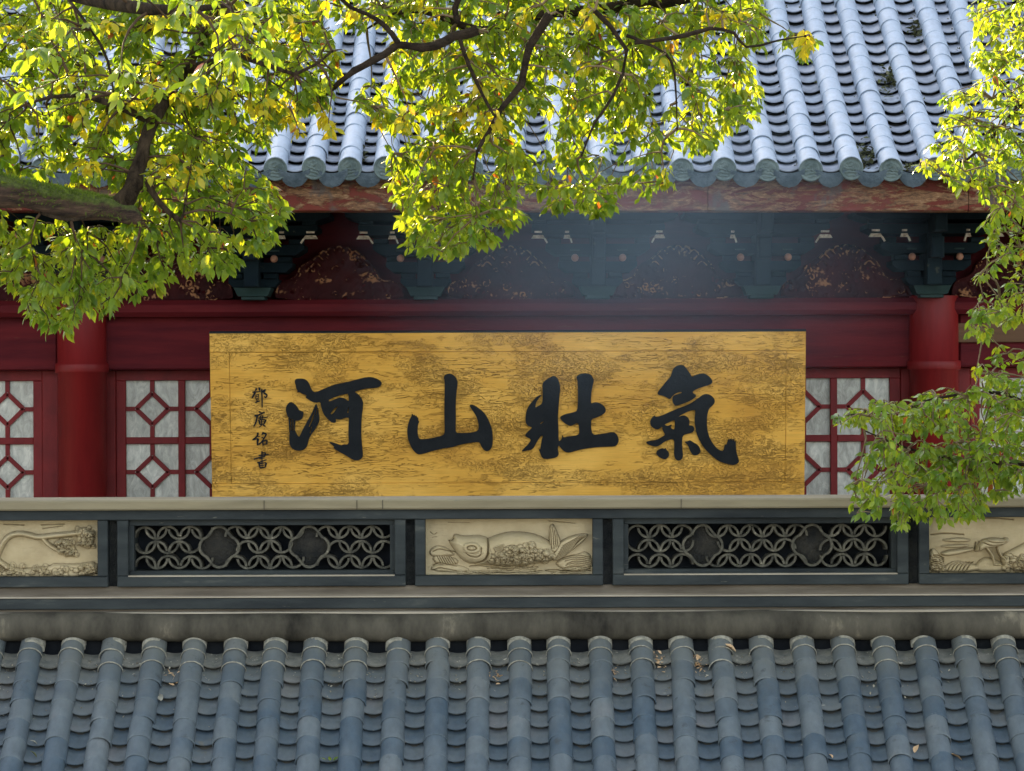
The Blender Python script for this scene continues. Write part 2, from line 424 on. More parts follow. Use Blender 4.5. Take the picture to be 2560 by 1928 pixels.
part('ridge_roll', Acc().add(V, Fc), M_roll, fh, True)
part('roll_lip', Acc().box(XL, XR, 15.915, 15.99, zf(1532), zf(1525.5), .003), M_pale, fh)
# back wall behind the openwork
part('ridge_core', Acc().box(XL, XR, 16.24, 16.36, zf(1463), zf(1297)), M_dark, fh)

# frames: relief modules and lattice modules
S25 = 25
def frame(x0, x1, ix0, ix1, iy0, iy1):
    a = Acc()
    a.box(xf(x0), xf(x1), 15.985, 16.24, zf(1464), zf(iy1), .004)
    a.box(xf(x0), xf(ix0), 15.986, 16.24, zf(iy1)+.001, zf(1297), .004)
    a.box(xf(ix1), xf(x1), 15.986, 16.24, zf(iy1)+.001, zf(1297), .004)
    return a
mods = [('relief', 1036, 1506), ('lattice', 1530, 2269), ('lattice', 292, 1013), ('relief', 2295, 2765), ('relief', -201, 269),
        ('lattice', 2789, 3528), ('lattice', -946, -225)]
# --- heightfield reliefs
def inside(P, X, Z):
    r = np.zeros(X.shape, bool); n = len(P)
    for i in range(n):
        x0, z0 = P[i]; x1, z1 = P[(i+1) % n]
        if z0 == z1: continue
        c = ((z0 > Z) != (z1 > Z)) & (X < (x1-x0)*(Z-z0)/(z1-z0)+x0)
        r ^= c
    return r
def dseg(P, X, Z, closed=False):
    d = np.full(X.shape, 1e9); n = len(P)
    for i in range(n if closed else n-1):
        x0, z0 = P[i]; x1, z1 = P[(i+1) % n]
        dx, dz = x1-x0, z1-z0; L2 = dx*dx+dz*dz+1e-9
        t = np.clip(((X-x0)*dx+(Z-z0)*dz)/L2, 0, 1)
        d = np.minimum(d, np.hypot(X-x0-t*dx, Z-z0-t*dz))
    return d
def chaikin(P, n=1, closed=True):
    for _ in range(n):
        Q = []; m = len(P)
        for i in range(m if closed else m-1):
            a, b = P[i], P[(i+1) % m]
            Q += [(a[0]*.75+b[0]*.25, a[1]*.75+b[1]*.25), (a[0]*.25+b[0]*.75, a[1]*.25+b[1]*.75)]
        P = Q if closed else [P[0]]+Q+[P[-1]]
    return P
def hf_noise(X, Z, sc, seed):
    q = np.random.default_rng(seed); h = np.zeros(X.shape)
    for o_ in range(10):
        a = q.uniform(0, 2*np.pi); f = q.uniform(.6, 1.6)/sc; p = q.uniform(0, 6.28)
        b = q.uniform(0, 6.28)
        h += np.sin((X*np.cos(a)+Z*np.sin(a))*f+p+1.3*np.sin(X*f*.6+b))
    return h/10
def apply_shapes(X, Z, shapes):
    H = np.zeros(X.shape)
    for s in shapes:
        if s[0] == 'dome':
            P = chaikin(s[1], 1); d = dseg(P, X, Z, True)*inside(P, X, Z); t = np.clip(d/s[3], 0, 1)
            h = s[2]*np.sqrt(1-(1-t)**2); H = np.maximum(H, h) if len(s) < 5 else H+h
        elif s[0] == 'line':
            P = chaikin(s[1], 2, False); d = dseg(P, X, Z); t = np.clip(1-d/s[2], 0, 1)
            if s[3] < 0: H += s[3]*t*(2-t)
            elif len(s) > 4: H = np.maximum(H, s[3]*np.sqrt(t*(2-t)))
            else: H += s[3]*np.sqrt(t*(2-t))
        elif s[0] == 'bumps':
            _, P, cnt, r, h, seed = s; q = np.random.default_rng(seed); P = np.array(P)
            lo, hi = P.min(0), P.max(0); k = 0
            while k < cnt:
                c = q.uniform(lo, hi)
                if not inside([tuple(p) for p in P], np.array([[c[0]]]), np.array([[c[1]]]))[0, 0]: continue
                k += 1; rr = r*q.uniform(.6, 1.3); t = np.clip(1-np.hypot(X-c[0], (Z-c[1])*q.uniform(.8, 1.5))/rr, 0, 1)
                H += h*np.sqrt(t*(2-t))*q.uniform(.5, 1) - h*.5*(np.abs(t-.15) < .12)
        elif s[0] == 'rough':
            H += s[1]*hf_noise(X, Z, s[2], s[3])
    return H
def relief(name, x0, x1, y0, y1, shapes, ox, oy, sc, parent, Y=16.075, nx=330, nz=112, hs=1.0):
    gx = np.linspace(x0, x1, nx); gy = np.linspace(y0, y1, nz)
    X, Zp = np.meshgrid(gx, gy)
    H = apply_shapes((X-ox)/sc, (Zp-oy)/sc, shapes)*hs
    V = np.stack([(X-1280)*Y/F, Y-H, CZ-(Zp-964)*Y/F], -1).reshape(-1, 3)
    Fc = [(j*nx+i, (j+1)*nx+i, (j+1)*nx+i+1, j*nx+i+1) for j in range(nz-1) for i in range(nx-1)]
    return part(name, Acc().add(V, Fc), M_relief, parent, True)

fish_body = [(350,395),(400,372),(408,335),(430,316),(480,335),(600,340),(710,330),(800,355),(830,372),(920,335),(1040,300),(1180,288),(1300,300),(1400,320),(1480,350),(1550,390),(1610,430),(1650,520),(1660,600),(1600,650),(1500,670),(1350,690),(1150,715),(950,705),(800,695),(620,685),(540,650),(470,590),(410,500),(370,440)]
fish_head = [(352,396),(400,374),(408,337),(430,320),(480,338),(600,343),(710,333),(800,357),(828,420),(824,560),(786,640),(700,665),(600,672),(540,640),(472,585),(412,498),(372,440)]
fish = [('dome', [(100,540),(150,480),(220,455),(330,490),(400,560),(420,580),(150,600)], .016, 30), ('dome', [(140,610),(200,575),(330,580),(470,640),(440,700),(200,690)], .014, 30), ('dome', [(120,770),(150,700),(300,690),(480,700),(620,760),(500,790)], .012, 30),
        ('dome', [(1700,640),(1850,600),(1960,560),(2020,535),(2100,590),(2110,770),(1800,770),(1650,700)], .018, 40),
        ('dome', fish_body, .066, 150), ('dome', fish_head, .070, 170),
        ('line', [(828,372),(835,480),(828,570),(790,640),(700,665),(620,690)], 16, -.022),
        ('line', [(800,640),(850,620),(860,560),(850,500)], 10, .010),
        ('dome', [(1580,420),(1585,240),(1618,190),(1652,235),(1690,330),(1722,400),(1720,480),(1640,560),(1600,520)], .040, 25),
        ('dome', [(1600,600),(1680,480),(1730,400),(1880,335),(2030,312),(2064,335),(1990,420),(1860,520),(1760,600),(1650,660)], .040, 25),
        ('line', [(1600,260),(1612,500)], 6, -.014), ('line', [(1622,230),(1640,500)], 6, -.014), ('line', [(1645,270),(1665,480)], 6, -.014), ('line', [(1670,320),(1690,480)], 6, -.012)]
for i in range(8):
    t = i/7
    fish.append(('line', [(1640+15*i, 640-25*i), (1850+8*i, 530-22*i), (2040-20*abs(i-4), 345-6*i+20)], 6, -.012))
th = [R(a) for a in range(0, 361, 24)]
fish += [('line', [(632+86*math.cos(a)+6*math.sin(a*3), 478+50*math.sin(a)) for a in th], 20, .009), ('line', [(632+56*math.cos(a), 482+30*math.sin(a)) for a in th], 10, -.008),
         ('dome', [(632+30*math.cos(a), 484+19*math.sin(a)) for a in th[:-1]], .010, 18, 1), ('line', [(540,520),(600,560),(690,575),(760,540)], 12, .006),
         ('line', [(560,540),(620,590),(700,600),(745,560),(750,480)], 9, -.010), ('line', [(350,398),(380,400),(410,372)], 9, -.02),
         ('bumps', [(860,560),(1000,540),(1060,480),(1180,470),(1280,470),(1330,410),(1390,450),(1400,500),(1560,520),(1640,600),(1560,660),(1300,700),(1000,690),(870,650)], 90, 54, .012, 3)]
for i in range(6): fish.append(('line', [(900+8*i, 470+12*i+10), (960, 455+14*i), (1025-4*i, 440+16*i)], 5, .010))
for (a_, b_) in (((150,530),(1)), ((150,700),(2)), ((160,760),(3))):
    fish.append(('line', [(a_[0], a_[1]), (230, a_[1]-35), (330, a_[1]-10), (440, a_[1]+10)], 8, -.012))
for i in range(7): fish.append(('line', [(200+30*i, 580+4*i), (250+30*i, 680)], 6, -.010))
q = random.Random(5)
for i in range(26):
    x = q.uniform(400, 2000); y = q.uniform(715, 800); l_ = q.uniform(150, 420)
    fish.append(('line', [(x, y), (x+l_*.3, y-10), (x+l_*.6, y+9), (x+l_, y-4)], 8, q.choice([-.011, .010])))
for i in range(8):
    y = 600+24*i
    fish.append(('line', [(1760+q.uniform(-30, 40), y+q.uniform(0, 30)), (1880, y-20), (1980, y-5-10), (2090, y+10)], 8, -.011))
fish += [('line', [(120,290),(160,330),(200,300)], 6, -.006), ('line', [(140,360),(200,350)], 5, -.006), ('line', [(340,175),(600,178)], 5, -.006), ('line', [(1580,160),(1900,190)], 6, -.008), ('rough', .0022, 28, 4)]

pine = [('dome', [(-380,560),(-380,500),(-100,520),(60,530),(200,512),(320,502),(345,482),(470,492),(630,468),(630,575),(0,575)], .022, 22),
        ('line', [(-200,560),(-60,520),(-20,440),(5,380),(30,335),(70,300),(130,290),(200,304),(240,318),(330,308),(430,298),(520,288)], 17, .030, 1),
        ('line', [(270,315),(310,365),(370,398),(420,420)], 13, .026, 1), ('line', [(-30,450),(40,505),(110,532),(200,545)], 16, .026, 1),
        ('dome', [(495,260),(560,250),(600,290),(605,350),(560,385),(510,375),(495,320)], .022, 18),
        ('dome', [(340,345),(420,325),(470,360),(490,400),(450,445),(400,430),(370,385)], .022, 18),
        ('bumps', [(490,255),(600,255),(605,380),(500,380)], 34, 20, .014, 5), ('bumps', [(345,340),(460,330),(490,430),(400,440)], 34, 20, .014, 6),
        ('bumps', [(-370,510),(620,490),(620,560),(-370,560)], 90, 22, .010, 8),
        ('dome', [(-330,300),(-250,260),(-180,300),(-170,380),(-250,420),(-320,380)], .022, 18), ('bumps', [(-330,270),(-180,270),(-180,400),(-330,400)], 40, 20, .014, 15),
        ('line', [(-100,530),(-160,440),(-240,360)], 14, .026, 1),
        ('line', [(20,232),(150,238)], 4, -.010), ('line', [(260,238),(410,232)], 4, -.010), ('line', [(270,262),(400,245)], 4, -.008), ('rough', .0018, 14, 9)]
bird = [('dome', [(1590,420),(1620,380),(1660,420),(1700,500),(1700,540),(1590,540)], .018, 22),
        ('dome', [(1690,505),(1760,465),(1850,482),(1930,500),(1900,540),(1680,540)], .022, 20), ('dome', [(1900,480),(1960,440),(2040,470),(2100,500),(2080,540),(1880,540)], .018, 25),
        ('dome', [(2060,430),(2150,385),(2260,330),(2500,300),(2770,330),(2770,540),(2060,540)], .024, 40),
        ('dome', [(1885,400),(1925,335),(2000,318),(2070,328),(2085,318),(2112,328),(2100,352),(2040,376),(1965,384),(1900,412)], .042, 22),
        ('dome', [(1668,408),(1870,380),(1895,398),(1730,436),(1680,432)], .030, 12), ('dome', [(1650,335),(1800,318),(1880,335),(1800,348)], .022, 8),
        ('dome', [(1640,375),(1780,362),(1870,368),(1780,384)], .020, 8),
        ('line', [(1960,380),(2000,430),(2012,490)], 8, .030, 1), ('line', [(2035,385),(2050,430),(2080,460)], 7, .028, 1), ('line', [(2012,490),(2050,492)], 6, .028, 1),
        ('line', [(1930,345),(1990,372),(2060,365)], 5, -.012), ('line', [(1950,332),(2010,352),(2080,345)], 5, -.010),
        ('line', [(1900,350),(1890,390)], 5, -.01), ('line', [(1920,345),(1910,395)], 5, -.01),
        ('bumps', [(2070,440),(2740,340),(2740,530),(2070,530)], 120, 28, .013, 12), ('bumps', [(1595,400),(1690,500),(1690,535),(1595,535)], 24, 18, .010, 13),
        ('line', [(1880,200),(2000,190),(2140,205)], 5, -.008), ('line', [(1610,300),(1700,290),(1820,300)], 6, -.010), ('rough', .002, 16, 10)]
for i in range(7): bird.append(('line', [(1600, 440+14*i), (1640, 425+14*i), (1690, 450+12*i)], 5, -.009))
for i in range(6): bird.append(('line', [(1710+24*i, 530), (1730+24*i, 490), (1770+22*i, 478)], 5, -.009))

labels = {1036: 'cream carved panel of a fish leaping among waves', 2295: 'cream carved panel of a long-tailed bird among rocks', -201: 'cream carved panel of a bent pine branch'}
arcV = None
def arc_mesh():
    # a half tile seen end on: r .058, wall .013, .10 deep
    n = 12; ro, ri = .0575, .0462; V = []; Fc = []
    for k in range(n+1):
        t = math.pi*k/n; c, s_ = math.cos(t), math.sin(t)
        V += [(ro*c, 0, ro*s_), (ri*c, 0, ri*s_), (ro*c, .10, ro*s_), (ri*c, .10, ri*s_)]
    for k in range(n):
        a, b = 4*k, 4*k+4
        Fc += [(a, a+1, b+1, b), (a, b, b+2, a+2), (a+1, a+3, b+3, b+1)]
    Fc += [(0, 2, 3, 1), (4*n, 4*n+1, 4*n+3, 4*n+2)]
    return mesh('arc_tile', V, Fc, M_ring, False)
ARC = arc_mesh()
for (kind, x0, x1) in mods:
    if kind == 'relief':
        part('panel_frame', frame(x0, x1, x0+26, x1-26, 1297, 1438), M_slate, fh)
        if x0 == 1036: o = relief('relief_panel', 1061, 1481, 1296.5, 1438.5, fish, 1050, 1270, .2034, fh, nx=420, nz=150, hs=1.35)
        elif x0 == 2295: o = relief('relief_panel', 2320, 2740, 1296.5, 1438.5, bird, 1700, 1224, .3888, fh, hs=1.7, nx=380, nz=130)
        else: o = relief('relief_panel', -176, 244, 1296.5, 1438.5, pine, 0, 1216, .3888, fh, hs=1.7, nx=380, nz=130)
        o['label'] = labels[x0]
        continue
    ix0, ix1, iy0, iy1 = x0+28, x1-28, 1297, 1437
    part('panel_frame', frame(x0, x1, ix0, ix1, iy0, iy1), M_slate, fh)
    a = Acc()   # inner stepped frame
    jx0, jx1, jy0, jy1 = x0+40, x1-40, 1312, 1425
    a.box(xf(ix0), xf(ix1), 16.03, 16.24, zf(iy0), zf(iy0)-.001-.0)
    a = Acc()
    a.box(xf(ix0), xf(ix1), 16.03, 16.24, zf(iy1), zf(jy1), .003)
    a.box(xf(ix0), xf(ix1), 16.03, 16.24, zf(jy0), zf(iy0), .003)
    a.box(xf(ix0), xf(jx0), 16.031, 16.24, zf(jy1)+.0005, zf(jy0)-.0005)
    a.box(xf(jx1), xf(ix1), 16.031, 16.24, zf(jy1)+.0005, zf(jy0)-.0005)
    part('inner_frame', a, M_slate, fh)
    # pale mortar line on the sill
    part('sill_line', Acc().box(xf(ix0), xf(ix1), 15.982, 16.03, zf(iy1)-.0035, zf(iy1)+.003), M_pale, fh)
    vis = 0 <= x0 < 2560
    ls = link('lattice_screen', None) ; inv(fh, ls)
    if True:
        # the lattice is one screen part; its tiles are sub-parts
        bpy.data.objects.remove(ls)
        ls = part('lattice_screen', Acc().box(xf(jx0), xf(jx1), 16.215, 16.235, zf(jy1), zf(jy0)), M_dark, fh)
    W = jx1-jx0; cx = (jx0+jx1)/2
    q1, q2 = cx-W*.187, cx+W*.233
    if x0 == 292: q1, q2 = 300+745*.3255, 300+1440*.3255
    if x0 == 1530: q1, q2 = 1540+670*.3255, 1540+1515*.3255
    rows = [(1312+1, 0), (1349, 1), (1386.5, 0)]
    st = Acc()
    for ri, (ty, off) in enumerate(rows):
        n0 = int(W/57)+2
        for k in range(-1, n0+1):
            for up in (1, 0):
                px = jx0+24+57.2*k+(28.6 if (off ^ (1-up)) else 0)
                if px < jx0+13 or px > jx1-13: continue
                py = ty+30 if up else ty+7
                if ri == 2 and not up: py = ty+8
                if any(abs(px-qq) < 46 for qq in (q1, q2)) and ri == 1: continue
                if any(abs(px-qq) < 34 for qq in (q1, q2)): continue
                loc = Vector((xf(px), 16.095+rng.uniform(-.006, .006), zf(py)))
                rot = (rng.uniform(-.06, .06), (0 if up else math.pi)+rng.uniform(-.09, .09), rng.uniform(-.06, .06)); loc = loc+Vector((rng.uniform(-.002, .002), 0, rng.uniform(-.002, .002)))
                if vis:
                    o = link('arc_tile', ARC); o.location = loc; o.rotation_euler = rot
                    o.parent = ls
                else:
                    VV, FF = mesh_arrays(ARC)
                    st.add(VV, FF, Matrix.Translation(loc) @ Euler(rot).to_matrix().to_4x4(), rng.random())
    if st.n: o = st.build('arc_tile_fill', M_ring); o.parent = ls; o['kind'] = 'stuff'
    for qi, qq in enumerate((q1, q2)):
        # quatrefoil: ring of four lobes and a solid medallion set back in it
        cy = 1367.5
        pts = []
        lob = [(24, 0, 25.5, 17), (0, -27, 24, 30), (-24, 0, 25.5, 17), (0, 27, 24, 30)]
        for (dx, dy, r, _), a0 in zip(lob, (0, 90, 180, 270)):
            sp = 74 if dx else 66
            for a in range(-sp, sp+1, 12):
                tt = R(a0+a); pts.append((qq+dx+r*math.cos(tt), cy+dy-0 - r*math.sin(tt)*1.0 if True else 0))
        pts = [(p[0], p[1]) for p in pts]
        a = Acc(); n = len(pts)
        cxy = (qq, cy)
        Vr = []; Fr = []
        for (x, y) in pts:
            d = math.hypot(x-qq, y-cy); ux, uy = (x-qq)/d, (y-cy)/d
            for (w_, Yd) in ((3.1, 16.085), (-3.1, 16.085), (-3.1, 16.20), (3.1, 16.20)):
                Vr.append((xf(x+ux*w_), Yd, zf(y+uy*w_)))
        for i in range(n):
            j = (i+1) % n
            for c_ in range(4):
                d_ = (c_+1) % 4
                Fr.append((4*i+c_, 4*j+c_, 4*j+d_, 4*i+d_))
        o = Acc().add(Vr, Fr).build('quatrefoil_rim', M_ring); o.parent = ls
        Vm = [(xf(qq), 16.115, zf(cy))]+[(xf(x), 16.13, zf(y)) for (x, y) in pts]
        Fm = [(0, i+1, (i+1) % n+1) for i in range(n)]
        o = Acc().add(Vm, Fm).build('medallion', M_med); o.parent = ls

# --- the lower roof
slope = math.atan(.70); cs, sn = math.cos(slope), math.sin(slope)
top = Vector((0, 15.93, zf(1622, 15.93)))
def rf(x, s, h=0):    # s metres down the slope from the top, h above the deck
    return Vector((x, top.y-s*cs-h*sn, top.z-s*sn+h*cs))
a = Acc(); s1 = 4.6
A = [rf(XL, .06), rf(XR, .06), rf(XR, s1), rf(XL, s1)]; Bq = [p-Vector((0, 0, .10)) for p in A]
a.add([tuple(p) for p in A+Bq], [(3,2,1,0), (4,5,6,7), (0,1,5,4), (1,2,6,5), (2,3,7,6), (3,0,4,7)])
# back slope too
pk = [(XL, 16.3, zf(1600)), (XR, 16.3, zf(1600)), (XR, 18.4, zf(1600)-1.5), (XL, 18.4, zf(1600)-1.5)]
a.add(pk+[(x, y, z-.1) for (x, y, z) in pk], [(0,1,2,3), (7,6,5,4), (0,4,5,1), (1,5,6,2), (2,6,7,3), (3,7,4,0)])
lroof = part('roof', a, M_deck, fh)
part('under_ridge_shade', Acc().box(XL, XR, 15.99, 16.3, zf(1690), zf(1598.5)), M_dark, fh)  # dark box painting the shade of the open gap under the roll
for (sx0, sx1) in ((1013, 1036), (1506, 1530), (269, 292), (2269, 2295), (-225, -201), (2765, 2789)):
    part('slot_panel', Acc().box(xf(sx0)+.0005, xf(sx1)-.0005, 16.055, 16.24, zf(1463.5), zf(1297.5)), M_slotm, fh)
BL = [barrel_mesh(.0585, .1395, M_low, seed=i) for i in range(4)]
PL = [pan_mesh(.150, .117, M_lowpan, .026, th=.0185, seed=i) for i in range(4)]
PT = [pan_mesh(.150, .117, M_toppan, .026, th=.024, seed=i) for i in range(4)]
SP = .2012
stuff = StuffTiles(); stuffp = StuffTiles()
x00 = (83.3-1280)*15.95/F
bs = []; 
for k in range(-18, 43):
    x = x00+SP*k; inx = -1 <= k <= 25
    sx_ = rng.uniform(-.004, .004)
    s = -.055+rng.uniform(-.008, .008); i = 0
    wob = rng.uniform(0, 6.28); wa = rng.uniform(.002, .007)
    while s < s1-.15:
        me = rng.choice(BL); s_low = s+.1395
        loc = rf(x+sx_+wa*math.sin(wob+s*4)+rng.uniform(-.003, .003), s_low, .024+rng.uniform(-.002, .003)); rx = slope+rng.uniform(-.02, .02)+.012; rz = rng.uniform(-.03, .03)
        if inx and i < 8:
            o = link('barrel_tile', me, loc=loc, rot=(rx, 0, rz)); o.parent = lroof
        else: stuff.put(me, loc, rx, rz)
        if inx and i in (0,) or (inx and i == 1 and rng.random() < .35):
            # cream mortar line over the joint
            a = Acc(); n = 12; V = []; Fc = []
            wdt = rng.uniform(.001, .005)
            for (yy, rr) in ((-.004, .0605), (-.004, .0635), (wdt, .0632), (wdt, .0590)):
                for kk in range(n+1):
                    t = math.pi*(-.02+1.04*kk/n); jj = 1+rng.uniform(-.01, .012)
                    V.append((-math.cos(t)*rr*jj, yy+rng.uniform(-.0015, .0015), math.sin(t)*rr*jj))
            for r_ in range(3):
                for kk in range(n): Fc.append((r_*13+kk, r_*13+kk+1, (r_+1)*13+kk+1, (r_+1)*13+kk))
            me2 = mesh('mortar_band', V, Fc, M_mortar, True)
            o = link('mortar_band', me2, loc=loc, rot=(rx, 0, rz)); o.parent = lroof
        s += .1395 if i else .10; i += 1
    # mortar plug under the roll
    if inx:
        a = Acc(); n = 12; V = []; Fc = []
        for (yy, rr) in ((0, .050), (0, .0598), (.02, .0606), (.06, .0608), (.10, .056)):
            for kk in range(n+1):
                t = math.pi*(-.05+1.1*kk/n); V.append((-math.cos(t)*rr, yy, math.sin(t)*rr))
        for r_ in range(4):
            for kk in range(n): Fc.append((r_*13+kk, r_*13+kk+1, (r_+1)*13+kk+1, (r_+1)*13+kk))
        o = link('mortar_plug', mesh('mortar_plug', V, Fc, M_mortar, True), loc=rf(x+sx_, .022+rng.uniform(-.01, .01), .024), rot=(slope, 0, 0)); o.parent = lroof
    # pans between this rib and the next
    s = .035+rng.uniform(-.012, .012); i = 0; xm = x+SP/2
    while s < s1-.13:
        me = rng.choice(PL) if i else rng.choice(PT)
        loc = rf(xm+rng.uniform(-.003, .003), s+.117, .004+rng.uniform(0, .004)); rx = slope-.025+rng.uniform(-.015, .015); rz = rng.uniform(-.02, .02)
        if inx and i < 10:
            o = link('pan_tile', me, loc=loc, rot=(rx, 0, rz)); o.parent = lroof
        else: stuffp.put(me, loc, rx, rz)
        s += .115+rng.uniform(-.006, .006); i += 1
o = stuff.a.build('barrel_tile_rows', M_low, lroof, True); o['kind'] = 'stuff'
o = stuffp.a.build('pan_tile_rows', M_lowpan, lroof, False); o['kind'] = 'stuff'
ez = rf(0, s1).z
part('wall', Acc().box(XL+.3, XR-.3, rf(0, s1-.8).y, 18.0, 0, ez+.1), M_rwall, fh)
part('gable_wall', Acc().box(XL+.31, XL+.5, 14.2, 16.35, ez+.1, zf(1640)-.1).box(XR-.5, XR-.31, 14.2, 16.35, ez+.1, zf(1640)-.1), M_rwall, fh)

# ============================================================ REAR HALL
rh = thing('rear_hall', 'red timber hall behind, with pale grey tiled roof, bracketed eaves and lattice windows', 'building', (0, 22, 0))
YE = 19.3
eave_px = [-80-98*k for k in range(26, 0, -1)]+[-80, 17, 110, 205, 300, 396, 494, 592, 690, 787, 877, 967, 1074, 1181, 1288, 1396, 1503, 1612, 1706, 1813, 1920, 2027, 2128, 2229, 2338, 2450, 2544, 2645]+[2645+101*k for k in range(1, 9)]  # left run lengthened out of view to keep sun off the lower leaves
xs_e = [(p-1280)*YE/F for p in eave_px]
XL2, XR2 = xs_e[0]-.2, xs_e[-1]+.2
def skew(x): return -.0034*x          # the eave sags a little to one side
# roof profile: concave, from the eave up
prof_s = [0]; P0 = Vector((0, YE, CZ-(440-964)*YE/F))
def upper_angle(s): return math.atan(.43+.05*s if s < 5 else .68)
prof_pts = [(P0.y, P0.z)]; ds = .05; S_MAX = 6.6
while prof_s[-1] < S_MAX:
    a_ = upper_angle(prof_s[-1]); y, z = prof_pts[-1]
    prof_pts.append((y+ds*math.cos(a_), z+ds*math.sin(a_))); prof_s.append(prof_s[-1]+ds)
def uf(x, s, h=0):
    i = max(0, min(int(s/ds), len(prof_pts)-2)); t = s/ds-i; y0, z0 = prof_pts[i]; y1, z1 = prof_pts[i+1]
    a_ = upper_angle(max(s, 0)); y = y0+(y1-y0)*t; z = z0+(z1-z0)*t
    return Vector((x, y-h*math.sin(a_), z+h*math.cos(a_)+skew(x))), a_
a = Acc(); V = []; Fc = []
ss = np.linspace(0.16, S_MAX-.05, 30)
for x in (XL2, XR2):
    for s in ss: V.append(tuple(uf(x, s, -.005)[0]))
    for s in ss: V.append(tuple(uf(x, s, -.12)[0]))
n = len(ss)
for i in range(n-1):
    Fc.append((i, 2*n+i, 2*n+i+1, i+1)); Fc.append((n+i+1, 3*n+i+1, 3*n+i, n+i))
Fc.append((0, n, 3*n, 2*n))
a.add(V, Fc)
rp_, _ = uf(0, S_MAX-.05)
bk = [(XL2, rp_.y, rp_.z), (XR2, rp_.y, rp_.z), (XR2, rp_.y+5.5, rp_.z-3.4), (XL2, rp_.y+5.5, rp_.z-3.4)]
a.add(bk, [(0,1,2,3)])
uroof = part('roof', a, M_deck, rh)
part('ridge', Acc().box(XL2, XR2, rp_.y-.12, rp_.y+.2, rp_.z-.1, rp_.z+.62, .03), M_slate, rh)  # unseen; its height is shaped to shade the lower leaves
BU = [barrel_mesh(.0715, .206, M_up, tp=.925, seed=20+i) for i in range(4)]
PU = [pan_mesh(.165, .176, M_uppan, .030, th=.0235, seed=30+i) for i in range(4)]
stuff = StuffTiles(); stuffp = StuffTiles()
# round tile end: disc with raised rim and a moulded beast
def disc_mesh(seed):
    q = random.Random(seed); r = .0715; nr_, na = 26, 48; V = [(0, 0, 0)]; Fc = []
    sq = []
    def L_(pts, w_, h): sq.append(('line', pts, w_, h))
    jx = lambda: q.uniform(-.03, .03)
    L_([(-.35+jx(), -.45), (-.1, -.6), (.15, -.5), (.1, -.25), (-.15, -.2)], .09, .006)
    L_([(-.05, -.38), (.02, -.36)], .1, .005)
    for i in range(4): L_([(.25+.12*i, -.55+.08*i), (.2+.12*i, -.2+.1*i), (.05+.12*i, .1)], .05, .005)
    L_([(-.6, -.1), (-.35, .05+jx()), (-.1, -.02), (.1, .12)], .08, .006)
    L_([(-.5, .35), (-.25, .25), (0, .35+jx()), (.25, .28), (.5, .4)], .08, .006)
    L_([(-.3, .6), (0, .55), (.3, .62)], .07, .005); L_([(.35, .1), (.55, .2), (.6, .0)], .06, .005); L_([(-.55, -.35), (-.4, -.2)], .06, .005)
    rr = np.linspace(1/nr_, 1, nr_)
    ang = np.linspace(0, 2*np.pi, na, endpoint=False)
    RR, AA = np.meshgrid(rr, ang, indexing='ij'); X = RR*np.cos(AA); Z = -RR*np.sin(AA)
    H = apply_shapes(X, Z, sq)+.006*np.clip((RR-.80)/.06, 0, 1)*(1-np.clip((RR-.97)/.03, 0, 1)*.6)+.0012*hf_noise(X, Z, .07, seed)
    for i in range(nr_):
        for k in range(na): V.append((X[i, k]*r, -H[i, k], -Z[i, k]*r))
    V += [(math.cos(t)*r, .02, math.sin(t)*r) for t in ang]
    for k in range(na): Fc.append((0, 1+k, 1+(k+1) % na))
    for i in range(nr_):
        for k in range(na):
            j = (k+1) % na; Fc.append((1+i*na+k, 1+(i+1)*na+k, 1+(i+1)*na+j, 1+i*na+j))
    return mesh('round_tile_end', V, Fc, M_end, True)
DU = [disc_mesh(40+i) for i in range(3)]
def drip_mesh(seed):
    q = random.Random(seed); n = 14; V = []; Fc = []; W = .192
    for k in range(n+1):
        u = -1+2*k/n; x = u*W/2
        zt_ = .028*u*u-.0; zb_ = -.086+.075*abs(u)**2.3+.010*abs(abs(u)-.5)-.006*(abs(u) < .08)
        for j in range(5):
            t = j/4; z = zt_+(zb_-zt_)*t
            V.append((x, -.004*math.sin(math.pi*t)*(1-u*u)-.002*q.random()*(0 < j < 4)+.010*t, z))
        V += [(x, .020, zb_), (x, .012, zt_)]
    for k in range(n):
        for j in range(7):
            j2 = (j+1) % 7
            Fc.append((k*7+j, k*7+j2, (k+1)*7+j2, (k+1)*7+j))
    me = mesh('drip_tile', V, Fc, M_drip, False)
    for p in me.polygons: p.use_smooth = False
    return me
TU = [drip_mesh(50+i) for i in range(3)]
npb = 0
